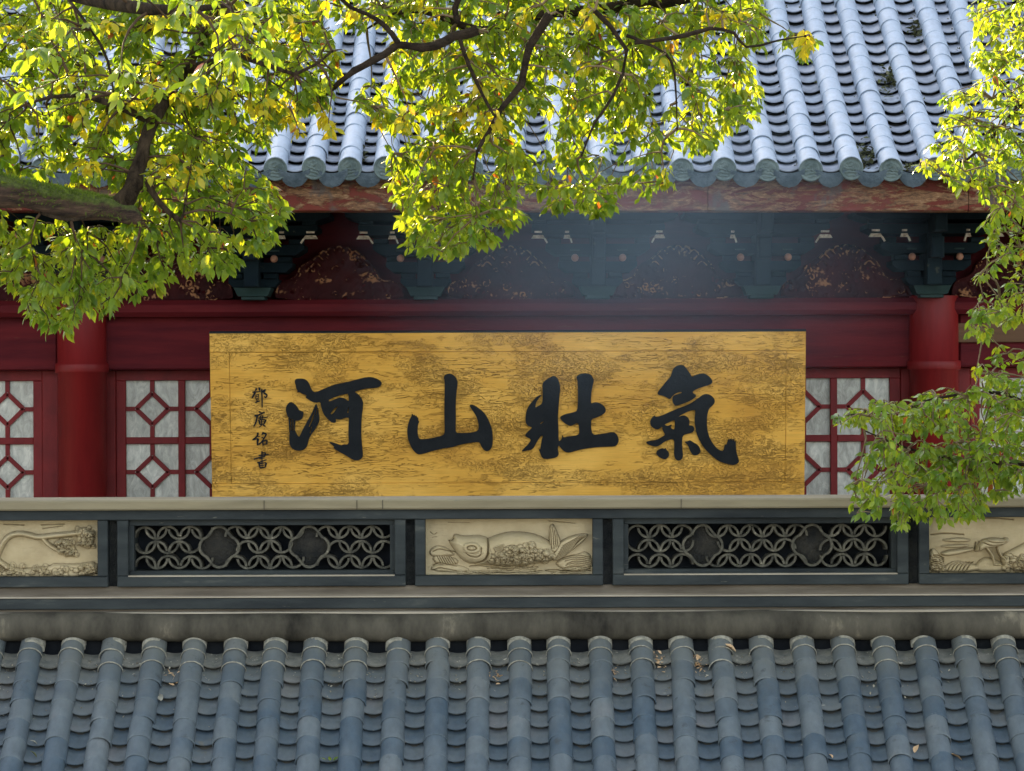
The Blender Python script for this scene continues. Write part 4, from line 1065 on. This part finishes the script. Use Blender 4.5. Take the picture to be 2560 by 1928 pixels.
# ============================================================ TREES
def leaf_template(v=0):
    q = random.Random(90+v); V = [(0, 0, 0)]; c1 = q.uniform(.03, .40); fold = q.uniform(.10, .30); tw = q.uniform(-.12, .12)
    rows_ = [(.12, .13), (.32, .225), (.55, .235), (.78, .13), (.90, .05)]
    for (t, hw) in rows_:
        z = -c1*t*t
        for sgn in (-1, 0, 1): V.append((sgn*hw+tw*t*t*.5, t, z+(fold*hw if sgn else 0)+.03*sgn*math.sin(6*t+v)))
    V.append((tw*.5, 1.0, -c1)); Fc = [(0, 2, 1), (0, 3, 2)]; n = len(rows_)
    for i in range(n-1):
        a, b = 1+3*i, 4+3*i
        Fc += [(a, a+1, b+1, b), (a+1, a+2, b+2, b+1)]
    e = 1+3*(n-1); Fc += [(e, e+1, 3*n+1), (e+1, e+2, 3*n+1)]
    return np.array(V), Fc
LT = [leaf_template(i) for i in range(6)]
LME = []
for i, (V, Fc) in enumerate(LT): LME.append(mesh('leaf', V, Fc, M_leaf, True))
LMR = []
for i, (V, Fc) in enumerate(LT[:2]): LMR.append(mesh('leaf', V, Fc, M_leafred, True))
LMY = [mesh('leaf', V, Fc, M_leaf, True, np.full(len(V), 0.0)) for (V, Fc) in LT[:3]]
M_leafy = leaf_mat('sunlit_gold_leaf', [(0, (.34,.34,.02)), (1, (.44,.38,.02))], [(0, (.80,.64,.012)), (1, (.97,.68,.01))], .55)  # sun glow put into the leaf colour as yellow
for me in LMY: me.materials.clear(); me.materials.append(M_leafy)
Q = 1.1573
def disp(*p): return [(x*Q, y*Q) for (x, y) in p]
def pin(P, x, y): return bool(inside(P, np.array([[x]]), np.array([[y]]))[0, 0])

def grow(tree, limbs, clusters, leaf_len, bark, n_obj, seed, twigmat):
    """limbs: list of (points, radii, part name, material); clusters: list of (Vector, size, nleaf)"""
    q = random.Random(seed)
    nodes_ = []
    for (pts, rad, nm, mt) in limbs:
        P = [Vector(p) for p in pts]; dense = []; rr = []
        for i in range(len(P)-1):
            k = max(2, int((P[i+1]-P[i]).length/.12))
            p_, n_ = P[max(i-1, 0)], P[min(i+2, len(P)-1)]
            for j in range(k):
                t = j/k
                a = P[i]*(2*t**3-3*t**2+1)+(P[i+1]-p_)*.5*(t**3-2*t**2+t)+P[i+1]*(-2*t**3+3*t**2)+(n_-P[i])*.5*(t**3-t**2)
                dense.append(a); rr.append(rad[i]+(rad[i+1]-rad[i])*t)
        dense.append(P[-1]); rr.append(rad[-1])
        jit = [Vector((q.uniform(-1, 1), q.uniform(-1, 1), q.uniform(-1, 1)))*r_*.22 for r_ in rr]
        dd = [a+b for a, b in zip(dense, jit)]; rr2 = [r_*q.uniform(.88, 1.14) for r_ in rr]
        part(nm, Acc().tube(dd, rr2, 14 if rad[0] > .03 else 8), mt, tree, True)
        for a, r_ in zip(dd, rr2): nodes_.append((a, r_))
    pos_ = [n_[0] for n_ in nodes_]
    arr = np.array([tuple(p) for p in pos_])
    root = np.array([min(1e9, 0)]*len(arr))
    # order clusters by distance to the limbs, join each to the nearest node so far
    cl = np.array([tuple(c[0]) for c in clusters])
    d0 = np.min(np.linalg.norm(cl[:, None, :]-arr[None, ::2, :], axis=2), axis=1)
    order = np.argsort(d0)
    tw = Acc(); cap_n = len(arr)+len(cl)*8
    buf = np.zeros((cap_n, 3)); buf[:len(arr)] = arr; cnt = len(arr); dep = np.zeros(cap_n)
    dirs = {}
    for ci in order:
        c = cl[ci]; dd = np.linalg.norm(buf[:cnt]-c, axis=1)+dep[:cnt]*.10
        # prefer joining from above
        dd += np.clip(c[2]-buf[:cnt, 2], 0, None)*.5
        j = int(np.argmin(dd)); a = Vector(buf[j]); b = Vector(c); Lg = (b-a).length
        k = max(2, min(7, int(Lg/.07)+1)); side = Vector((q.uniform(-1, 1), q.uniform(-1, 1), q.uniform(0.0, 1)))*Lg*.16
        pts = []
        for t_ in range(k+1):
            t = t_/k; pts.append(a.lerp(b, t)+side*(4*t*(1-t))+Vector((q.uniform(-1, 1), q.uniform(-1, 1), q.uniform(-1, 1)))*.006*(0 < t_ < k))
        r0 = min(.011, .0022+.0045*Lg+.0012*max(0, 3-dep[j])); r1 = .0016
        tw.tube(pts, [r0+(r1-r0)*t_/k for t_ in range(k+1)], 5, cap=False)
        for t_, p in enumerate(pts[1:]):
            if cnt < cap_n: buf[cnt] = tuple(p); dep[cnt] = dep[j]+1; cnt += 1
        dirs[ci] = (pts[-1]-pts[-2]).normalized()
    o = tw.build('twigs', twigmat, None, True); inv(tree, o); o['kind'] = 'stuff'
    # leaves
    leaves = []
    for ci, cl_ in enumerate(clusters):
        c, size, nl = cl_[:3]; ct = cl_[3] if len(cl_) > 3 else min(.86, max(0, q.gauss(.38, .20)))
        td = dirs[ci]
        for i in range(nl):
            az = q.uniform(0, 2*math.pi); 
            d = Vector((math.cos(az), math.sin(az), q.gauss(-.55, .45)))
            d = (d+td*.5+Vector((0, 0, -.15))).normalized()
            base = c-td*q.uniform(0, .075)*size+d*.012
            up = Vector((q.gauss(0, .5), q.gauss(-.25, .5), 1)).normalized()
            xax = d.cross(up)
            if xax.length < .05: continue
            xax.normalize(); zax = xax.cross(d)
            L_ = leaf_len*size*q.uniform(.5, 1.28)
            leaves.append((base, xax, d, zax, L_, q.randrange(6), q.random() < .007, min(.999, max(.001, ct+q.gauss(0, .10)))))
    # nearest ones are objects of their own
    def vis(l):
        x, y, z = l[0]; px, py = 1280+x*F/y, 964-(z-CZ)*F/y; return 0 < px < 2560 and 0 < py < 1928
    idx = sorted([i for i, l in enumerate(leaves) if vis(l)], key=lambda i: -leaves[i][4]/leaves[i][0].y)[:n_obj]
    ids = set(idx)
    Vs = []; Fs = []; T = []; n_ = 0; Vr = Acc()
    for i, (base, x, y, z, L_, v_, red, tn) in enumerate(leaves):
        M3 = np.array([[x[0], y[0], z[0]], [x[1], y[1], z[1]], [x[2], y[2], z[2]]])*L_
        if i in ids:
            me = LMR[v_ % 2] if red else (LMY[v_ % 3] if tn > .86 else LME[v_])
            M4 = Matrix(((M3[0,0], M3[0,1], M3[0,2], base[0]), (M3[1,0], M3[1,1], M3[1,2], base[1]), (M3[2,0], M3[2,1], M3[2,2], base[2]), (0, 0, 0, 1)))
            o = link('leaf', me); o.matrix_world = M4; o.parent = tree; o.matrix_parent_inverse = Matrix.Translation(-Vector(tree.location)); continue
        V, Fc = LT[v_]
        W_ = V@M3.T+np.array(base)
        if red: Vr.add(W_, Fc, None, tn); continue
        Vs.append(W_); Fs += [tuple(a+n_ for a in f) for f in Fc]; T.append(np.full(len(V), tn)); n_ += len(V)
    me = mesh('foliage', np.concatenate(Vs), Fs, M_leaf, True, np.concatenate(T)); o = link('foliage', me); inv(tree, o); o['kind'] = 'stuff'
    if Vr.n: o = Vr.build('red_foliage', M_leafred, None, True); inv(tree, o); o['kind'] = 'stuff'
    return len(leaves)

def scatter(poly, n, y0, y1, size, nl, seed, gaps=(), keep=.1, minD=0):
    q = random.Random(seed); out = []; xs_ = [p[0] for p in poly]; ys_ = [p[1] for p in poly]; tries = 0
    while len(out) < n and tries < n*60:
        tries += 1
        x, y = q.uniform(min(xs_), max(xs_)), q.uniform(min(ys_), max(ys_))
        if not pin(poly, x, y): continue
        kk = 1.0
        for (g, kp) in gaps:
            if pin(g, x, y): kk = min(kk, kp)
        if q.random() > kk: continue
        sz = size*q.uniform(.85, 1.15)
        out.append((at(x, y, q.uniform(y0, y1)), sz, nl+q.randint(-2, 3)))
    return out

# --- left tree
def sunlit_sprays(spots, seed, y=13.3):  # yellow sprays whose colour stands for leaves glowing in the sun
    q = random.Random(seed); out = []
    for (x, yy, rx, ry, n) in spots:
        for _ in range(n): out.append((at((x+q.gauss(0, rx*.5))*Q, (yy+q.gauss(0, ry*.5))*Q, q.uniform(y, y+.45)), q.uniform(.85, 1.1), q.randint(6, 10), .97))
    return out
lt = thing('camphor_tree', 'camphor tree on the left with a thick mossy limb and yellow-lit leaves', 'tree', (-4.6, 11.2, 0))
canA = disp((-260,-120),(-260,600),(0,600),(50,655),(100,712),(145,715),(170,675),(235,665),(262,635),(330,635),(372,600),(430,590),(500,585),(520,545),(585,540),(600,490),(618,445),(590,400),(560,360),(590,290),(640,240),(690,235),(730,180),(745,110),(700,60),(690,-120))
gapA = [(disp((595,400),(600,300),(650,255),(720,250),(740,180),(745,100),(850,90),(850,400)), 0.0), (disp((0,372),(300,400),(300,480),(0,470)), .0),
        (disp((330,60),(420,60),(420,120),(330,110)), .3), (disp((30,270),(110,270),(110,360),(30,360)), .25), (disp((520,290),(600,290),(600,380),(520,380)), .35), (disp((480,50),(540,50),(540,110),(480,110)), .3)]
cA = scatter(canA, 2500, 13.5, 15.2, 1.0, 10, 1, gapA)
cA += scatter(disp((0,-100),(0,200),(130,260),(330,200),(480,180),(640,140),(680,-100)), 60, 11.0, 12.2, 1.15, 7, 2)       # nearer sprays
cA += scatter(disp((-260,-500),(-260,-100),(760,-100),(760,-420)), 240, 12.6, 15.5, 1.1, 9, 3)        # crown above the frame
trunkL = [(-4.6, 11.2, -.2), (-4.55, 11.25, 2.5), (-4.45, 11.4, 4.8), (-4.3, 11.6, 6.6), (-4.2, 11.7, 9.0), (-4.0, 11.8, 11.0)]
P_ = lambda x, y, Y: tuple(at(x*Q, y*Q, Y))
cA += sunlit_sprays([(365,350,40,45,6),(410,355,25,30,4),(175,370,30,25,4),(520,245,60,35,7),(430,210,50,35,5),(330,190,60,50,6),(290,30,80,25,7),(520,130,60,50,6),(640,230,70,35,8),(700,270,30,20,4),(600,40,60,30,5),(60,60,60,50,5),(240,250,50,50,5),(470,30,60,25,5),(160,180,60,40,4)], 31)
limbsA = [(trunkL, [.30, .27, .24, .20, .14, .06], 'trunk', M_bark),
    ([(-4.35, 11.6, 6.4), (-3.9, 12.6, 7.6), (-3.2, 13.6, 8.1), P_(-120,385,13.5), P_(0,407,13.5), P_(130,430,13.5), P_(230,450,13.5), P_(285,465,13.5), P_(306,475,13.5)], [.16, .13, .10, .072, .066, .060, .054, .042, .016], 'limb', M_moss),
    ([P_(225,452,13.5), P_(262,440,13.5), P_(288,395,13.5), P_(305,340,13.55), P_(330,260,13.6), P_(400,150,13.8), P_(445,70,13.8), P_(520,-80,13.8)], [.035, .050, .040, .032, .027, .024, .021, .014], 'limb', M_bark),
    ([P_(318,388,13.5), P_(345,435,13.5), P_(392,475,13.45), P_(400,440,13.45)], [.014, .013, .010, .004], 'branch', M_bark),
    ([P_(90,455,13.5), P_(130,470,13.45), P_(180,470,13.45), P_(225,450,13.4)], [.010, .008, .006, .003], 'branch', M_bark),
    ([P_(400,150,13.8), P_(520,120,13.5), P_(640,160,13.5), P_(720,110,13.45)], [.018, .013, .009, .005], 'branch', M_bark),
    ([(-4.25, 11.7, 8.4), P_(-80,-60,12.5), P_(150,-20,12.2), P_(330,20,11.8), P_(500,10,11.8)], [.10, .05, .03, .02, .008], 'limb', M_bark),
    ([P_(130,-30,12.2), P_(200,60,12.0), P_(235,130,12.0), P_(248,200,12.0)], [.008, .006, .005, .003], 'branch', M_bark),
    ([P_(330,260,13.6), P_(180,200,13.5), P_(60,220,13.5)], [.018, .012, .006], 'branch', M_bark)]
am = Acc(); qm = random.Random(77)
LP = [P_(-120,385,13.5), P_(0,407,13.5), P_(130,430,13.5), P_(230,450,13.5), P_(285,465,13.5)]; LRr = [.072, .066, .060, .054, .042]
for _ in range(5200):
    i = qm.randrange(4); t = qm.random(); c = Vector(LP[i]).lerp(Vector(LP[i+1]), t); r_ = LRr[i]+(LRr[i+1]-LRr[i])*t
    a_ = qm.gauss(math.pi/2, .75); o_ = Vector((0, -math.cos(a_), math.sin(a_)))
    if qm.random() < .1: o_ = Vector((0, -1, qm.uniform(-.6, .3))).normalized()
    b = c+o_*r_*.95; l_ = qm.uniform(.006, .022)*(2.2 if qm.random() < .03 else 1); tip = b+(o_+Vector((qm.gauss(0, .7), qm.gauss(0, .4), qm.gauss(-.1, .5)))).normalized()*l_
    w_ = Vector((.0022, 0, qm.uniform(-.002, .002)))
    am.add([tuple(b-w_), tuple(b+w_), tuple(tip)], [(0, 1, 2)])
o = am.build('moss', M_mossb); inv(lt, o); o['kind'] = 'stuff'
nA = grow(lt, limbsA, cA, .051, M_bark, 300, 21, M_twig)

# --- right tree: a limb across the top and sprays down the right edge
rt = thing('camphor_tree', 'camphor tree from the right, dark limb across top centre, loose green sprays at right edge', 'tree', (4.8, 11.3, 0))
canB = disp((700,-120),(745,60),(735,150),(770,210),(835,260),(845,330),(850,420),(870,475),(882,530),(935,560),(1000,548),(1055,535),(1105,490),(1135,462),(1200,445),(1290,462),(1350,450),(1420,410),(1480,375),(1490,330),(1540,320),(1590,270),(1630,290),(1648,225),(1640,140),(1660,60),(1650,-120))
gapB = [(disp((1130,230),(1215,230),(1215,330),(1130,330)), .22), (disp((1230,290),(1500,280),(1500,380),(1240,390)), .30), (disp((1420,180),(1560,180),(1560,280),(1420,280)), .30),
        (disp((860,200),(900,200),(890,330),(850,330)), .35), (disp((900,340),(1220,340),(1220,400),(900,400)), .7), (disp((740,60),(860,60),(850,200),(740,200)), .10), (disp((1500,60),(1650,60),(1650,200),(1500,200)), .45)]
cB = scatter(canB, 1600, 13.75, 15.2, .98, 10, 5, gapB)
cB += scatter(disp((700,-420),(700,-100),(1700,-100),(1700,-420)), 230, 13.0, 15.5, 1.05, 9, 6)
cB += scatter(disp((1690,75),(1775,70),(1765,130),(1700,125)), 9, 14.0, 14.3, .95, 9, 7)
cB += scatter(disp((1490,60),(1560,40),(1640,60),(1650,200),(1600,280),(1500,260)), 45, 14.0, 14.8, .95, 8, 8)
canC1 = disp((2300,-160),(2090,-160),(2100,80),(2105,180),(2030,215),(2015,260),(2045,300),(1980,330),(1985,360),(2040,400),(2060,425),(2120,415),(2140,480),(2110,510),(2125,540),(2085,600),(2115,640),(2085,720),(2110,745),(2160,720),(2180,700),(2300,700))
canC2 = disp((2300,740),(2160,770),(2080,830),(2000,850),(1960,870),(1900,860),(1840,880),(1800,900),(1812,925),(1900,935),(1870,990),(1835,1030),(1840,1090),(1815,1120),(1850,1125),(1910,1105),(1940,1150),(1990,1115),(2050,1135),(2110,1120),(2150,1080),(2300,1060))
gapC = [(disp((2120,560),(2212,580),(2212,640),(2120,640)), .35), (disp((2100,240),(2212,260),(2212,300),(2100,290)), .5), (disp((1900,940),(2060,930),(2060,960),(1900,990)), .45), (disp((2060,880),(2120,880),(2120,920),(2060,920)), .4)]
cB += scatter(canC1, 600, 14.0, 15.2, .82, 9, 9, gapC)
cB += scatter(canC2, 600, 14.2, 15.4, .85, 9, 10, gapC)
cB += scatter(disp((2230,-400),(2230,1100),(2700,1100),(2700,-400)), 260, 13.2, 15.4, .95, 9, 12)
cB += sunlit_sprays([(860,270,40,30,6),(935,320,25,25,4),(990,235,50,35,7),(1080,180,30,25,4),(1060,270,35,30,5),(760,20,60,25,5),(1300,40,80,25,6),(1560,25,50,25,7),(1745,95,22,22,6),(900,30,60,25,4),(1000,110,60,30,3),(1240,130,60,40,4),(1440,120,40,30,4),(850,120,40,30,3)], 32, 13.55)
s2 = lambda *p: [tuple(at(850+x*.3888, y*.3888, Y)) for (x, y, Y) in p]
limbsB = [([(4.8, 11.3, -.2), (4.75, 11.4, 2.5), (4.6, 11.6, 5.0), (4.4, 11.8, 7.0), (4.2, 12.0, 9.4), (3.9, 12.3, 11.2)], [.30, .26, .23, .20, .13, .05], 'trunk', M_bark),
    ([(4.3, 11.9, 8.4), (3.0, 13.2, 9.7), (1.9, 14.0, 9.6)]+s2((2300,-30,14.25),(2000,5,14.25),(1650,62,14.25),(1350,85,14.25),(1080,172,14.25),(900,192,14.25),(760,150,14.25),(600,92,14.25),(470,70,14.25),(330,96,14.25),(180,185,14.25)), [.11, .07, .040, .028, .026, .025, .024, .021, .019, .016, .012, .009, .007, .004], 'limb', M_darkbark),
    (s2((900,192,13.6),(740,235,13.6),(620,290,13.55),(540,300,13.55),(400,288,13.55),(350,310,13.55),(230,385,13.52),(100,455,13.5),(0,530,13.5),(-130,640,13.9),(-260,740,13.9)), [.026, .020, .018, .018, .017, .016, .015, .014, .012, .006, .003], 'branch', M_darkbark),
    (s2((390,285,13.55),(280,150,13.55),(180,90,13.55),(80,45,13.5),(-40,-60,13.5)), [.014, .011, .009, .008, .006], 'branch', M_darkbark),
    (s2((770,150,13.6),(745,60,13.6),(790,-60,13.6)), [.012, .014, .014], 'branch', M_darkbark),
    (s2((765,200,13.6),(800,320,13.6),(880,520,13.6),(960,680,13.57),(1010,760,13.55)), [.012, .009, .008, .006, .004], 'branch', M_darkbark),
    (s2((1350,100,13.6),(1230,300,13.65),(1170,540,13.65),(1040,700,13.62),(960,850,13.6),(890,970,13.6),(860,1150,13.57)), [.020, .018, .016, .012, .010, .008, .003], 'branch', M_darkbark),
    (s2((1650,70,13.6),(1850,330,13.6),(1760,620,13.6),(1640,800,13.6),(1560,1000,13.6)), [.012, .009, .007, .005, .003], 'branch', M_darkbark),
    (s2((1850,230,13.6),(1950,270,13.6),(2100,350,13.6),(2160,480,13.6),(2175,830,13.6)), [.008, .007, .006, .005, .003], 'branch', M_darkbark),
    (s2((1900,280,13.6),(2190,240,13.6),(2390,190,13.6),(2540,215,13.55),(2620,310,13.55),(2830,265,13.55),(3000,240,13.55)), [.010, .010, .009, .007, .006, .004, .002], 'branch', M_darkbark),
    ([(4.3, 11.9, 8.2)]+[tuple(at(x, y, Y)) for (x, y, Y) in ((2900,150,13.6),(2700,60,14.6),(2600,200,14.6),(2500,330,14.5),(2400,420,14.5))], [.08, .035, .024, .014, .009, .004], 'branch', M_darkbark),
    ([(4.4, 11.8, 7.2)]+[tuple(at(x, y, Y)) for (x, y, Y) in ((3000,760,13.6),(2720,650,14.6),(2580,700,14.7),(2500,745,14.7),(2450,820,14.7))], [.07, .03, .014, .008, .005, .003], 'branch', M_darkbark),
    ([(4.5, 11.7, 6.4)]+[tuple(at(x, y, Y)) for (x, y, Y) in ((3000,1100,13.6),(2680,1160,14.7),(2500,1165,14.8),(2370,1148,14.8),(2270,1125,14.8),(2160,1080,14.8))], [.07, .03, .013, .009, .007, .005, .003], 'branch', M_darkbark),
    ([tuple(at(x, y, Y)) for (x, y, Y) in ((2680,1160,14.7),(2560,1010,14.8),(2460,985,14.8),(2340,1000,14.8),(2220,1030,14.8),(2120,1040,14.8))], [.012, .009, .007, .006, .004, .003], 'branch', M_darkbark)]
nB = grow(rt, limbsB, cB, .051, M_bark, 300, 22, M_twigp)
print('leaves', nA, nB)

# ============================================================ FALLEN LEAVES AND LITTER
def dry(name, px, py, size, label, rz, curl=.5, mat=M_dryleaf, lift=.01, s_hint=None):
    # place on the lower roof where the survey shows it
    d = at(px, py, 1.0)-Vector((0, 0, CZ)); cam0 = Vector((0, 0, CZ))
    # plane of roof lifted by lift
    nrm = Vector((0, -sn, cs)); p0 = rf(0, 0, lift); t = (p0-cam0).dot(nrm)/d.dot(nrm); p = cam0+d*t
    V, Fc = LT[3]; V = V.copy(); V[:, 2] += curl*(V[:, 0]**2)*2+curl*.25*V[:, 1]**2
    V[:, :] *= size
    me = mesh(name, V, Fc, mat, True)
    o = link(name, me, loc=p, rot=(slope+rng.uniform(-.2, .3), rng.uniform(-.3, .3), rz)); tag(o, label, 'leaf', 'dry leaves fallen on the lower roof'); return o
dry('fallen_leaf', 1838, 1632, .085, 'curled tan dry leaf caught just under the ridge roll, right of centre', 1.2, 1.2, lift=.06)
dry('fallen_leaf', 2402, 1906, .085, 'flat tan dry leaf lying between tile rows near the bottom right corner', 1.5, .3, lift=.035)
dry('fallen_leaf', 2283, 1886, .055, 'small crumpled brown leaf in a tile channel at the lower right', -.6, 1.0, lift=.035)
dry('fallen_leaf', 2078, 1898, .035, 'tiny brown leaf scrap in a tile channel near the bottom, right of centre', .5, 1.0, lift=.035)
dry('fallen_leaf', 400, 1750, .075, 'pale cream leaf lying flat in a tile channel at the left', .3, .3, mat=M_mortar, lift=.035)
dry('fallen_leaf', 90, 1857, .04, 'small pale leaf scrap in a tile channel near the left edge', 1.4, .6, mat=M_mortar, lift=.035)
dry('fallen_leaf', 88, 1890, .05, 'small dark brown leaf low near the left edge, below a pale scrap', 1.2, .6, mat=M_litter, lift=.035)
sprig = thing('leaf_sprig', 'small fresh green sprig lying in a tile channel at the bottom left', 'sprig', at(820, 1900, 15.27))
for i, (dx, a) in enumerate(((0, .3), (.02, -.7), (-.02, 1.6))):
    p = rf(xf(822, 15.27)+dx, 0, .05); d = at(822+dx*400, 1900, 1.0)-Vector((0, 0, CZ)); nrm = Vector((0, -sn, cs)); t = (rf(0, 0, .045)-Vector((0, 0, CZ))).dot(nrm)/d.dot(nrm)
    o = link('leaf', LME[i], loc=Vector((0, 0, CZ))+d*t, rot=(slope, .2, a), scale=(.035,)*3); inv(sprig, o)
def litter(cx, cy, rx, ry, n, label, upper, seed, sz=.02):
    q = random.Random(seed); a = Acc(); cam0 = Vector((0, 0, CZ))
    for i in range(n):
        px, py = cx+q.gauss(0, rx*.5), cy+q.gauss(0, ry*.5); d = at(px, py, 1.0)-cam0
        if upper:
            best = None
            for s in np.linspace(0, 4, 161):
                p, a_ = uf(0, s, .03); zz = CZ+d.z*p.y
                if best is None or abs(zz-p.z) < best[0]: best = (abs(zz-p.z), p, a_)
            p = Vector((d.x*best[1].y, best[1].y, best[1].z+skew(d.x*best[1].y)+q.uniform(0, .02))); sl = best[2]
        else:
            nrm = Vector((0, -sn, cs)); t = (rf(0, 0, .03)-cam0).dot(nrm)/d.dot(nrm); p = cam0+d*t; sl = slope
        V, Fc = LT[q.randrange(6)]
        M = Matrix.Translation(p) @ Euler((sl+q.uniform(-.6, .6), q.uniform(-.6, .6), q.uniform(0, 6.28))).to_matrix().to_4x4() @ Matrix.Scale(sz*q.uniform(.6, 1.6), 4)
        a.add(V, Fc, M, q.random())
    o = a.build('leaf_litter', q.choice([M_litter]) if upper else M_dryleaf); tag(o, label, 'leaf litter', kind='stuff'); return o
for (cx, cy, rx, ry, n, lab) in ((2226, 205, 26, 36, 130, 'clump of dark debris and moss in a pale roof channel, middle of three'), (2300, 78, 22, 26, 90, 'clump of dark moss high in a pale roof channel'),
                                 (2165, 395, 28, 34, 130, 'green moss and debris just above the pale eave tiles'), (2275, 425, 20, 10, 40, 'thin scatter of moss at the pale eave, right of the biggest clump'), (905, 395, 14, 18, 40, 'green moss in the left gap of the pale roof, by the eave')):
    litter(cx, cy, rx, ry, n, lab, True, int(cx), .034)
for (cx, cy, n, lab) in ((1645, 1655, 22, 'dry leaf crumbs in the channel below the ridge roll, right of centre'), (1742, 1665, 26, 'patch of brown crumbs under the ridge roll beside a curled leaf'), (1235, 1700, 14, 'few pale crumbs in a channel near the middle of the lower roof'), (1530, 1685, 12, 'pale crumbs in a channel right of the middle of the lower roof'), (430, 1690, 10, 'pale crumbs high in a channel at the left of the lower roof')):
    litter(cx, cy, 16, 26, n, lab, False, cx, .022)

# ============================================================ INCENSE SMOKE drifting between the halls
m = bpy.data.materials.new('thin_smoke'); m.use_nodes = True; N = m.node_tree.nodes; L = m.node_tree.links; N.clear()
O = N.new('ShaderNodeOutputMaterial'); PV = N.new('ShaderNodeVolumePrincipled'); PV.inputs['Color'].default_value = (.66, .86, 1, 1); PV.inputs['Anisotropy'].default_value = 0
tc = N.new('ShaderNodeTexCoord'); gr = N.new('ShaderNodeTexGradient'); gr.gradient_type = 'SPHERICAL'
L.new(tc.outputs['Object'], gr.inputs[0])
dn = math_(N, L, 'MULTIPLY', math_(N, L, 'POWER', gr.outputs['Fac'], 1.5), 0.19)
nn = noise(N, L, tc.outputs['Object'], 1.6, 3, .55)
dn = math_(N, L, 'MULTIPLY', dn, math_(N, L, 'MULTIPLY', nn, 2.0))
L.new(dn, PV.inputs['Density']); L.new(PV.outputs[0], O.inputs['Volume'])
bm = bmesh.new(); bmesh.ops.create_icosphere(bm, subdivisions=3, radius=1.0); me = bpy.data.meshes.new('smoke'); bm.to_mesh(me); bm.free(); me.materials.append(m)
o = link('smoke', me, loc=at(1590, 640, 18.1), scale=(1.9, 1.05, 1.05)); tag(o, 'thin bluish incense smoke drifting in front of the dark brackets and signboard', 'smoke', kind='stuff')

# crumbs in every channel just below the ridge, and moss along the ribs of the pale roof
q = random.Random(404); a = Acc(); cam0 = Vector((0, 0, CZ))
for k in range(-2, 27):
    for _ in range(q.randint(7, 20)):
        s_ = .10+abs(q.gauss(0, .17)); p = rf(x00+SP*(k+.5)+q.uniform(-.036, .036), s_, .026)
        V, Fc = LT[q.randrange(6)]
        M = Matrix.Translation(p) @ Euler((slope+q.uniform(-.4, .4), q.uniform(-.4, .4), q.uniform(0, 6.28))).to_matrix().to_4x4() @ Matrix.Scale(q.uniform(.006, .02), 4)
        a.add(V, Fc, M, q.random())
o = a.build('leaf_litter', M_crumb); tag(o, 'pale crumbs and flakes scattered in all the tile channels below the ridge roll', 'leaf litter', kind='stuff')
a = Acc()
for k in range(26, len(xs_e)-8):
    for sd in (-1, 1):
        for _ in range(q.randint(5, 14)):
            s_ = q.uniform(.05, 3.0); p0, al = uf(xs_e[k]+sd*q.uniform(.068, .078), s_, .03)
            for _2 in range(q.randint(2, 5)):
                V, Fc = LT[q.randrange(6)]
                M = Matrix.Translation(p0+Vector((q.uniform(-.008, .008), q.uniform(-.02, .02), 0))) @ Euler((al+q.uniform(-.6, 1.2), q.uniform(-.8, .8), q.uniform(0, 6.28))).to_matrix().to_4x4() @ Matrix.Scale(q.uniform(.008, .02), 4)
                a.add(V, Fc, M, q.random())
o = a.build('moss_tufts', M_litter); tag(o, 'small dark green moss tufts along the ribs of the pale upper roof', 'moss', kind='stuff')
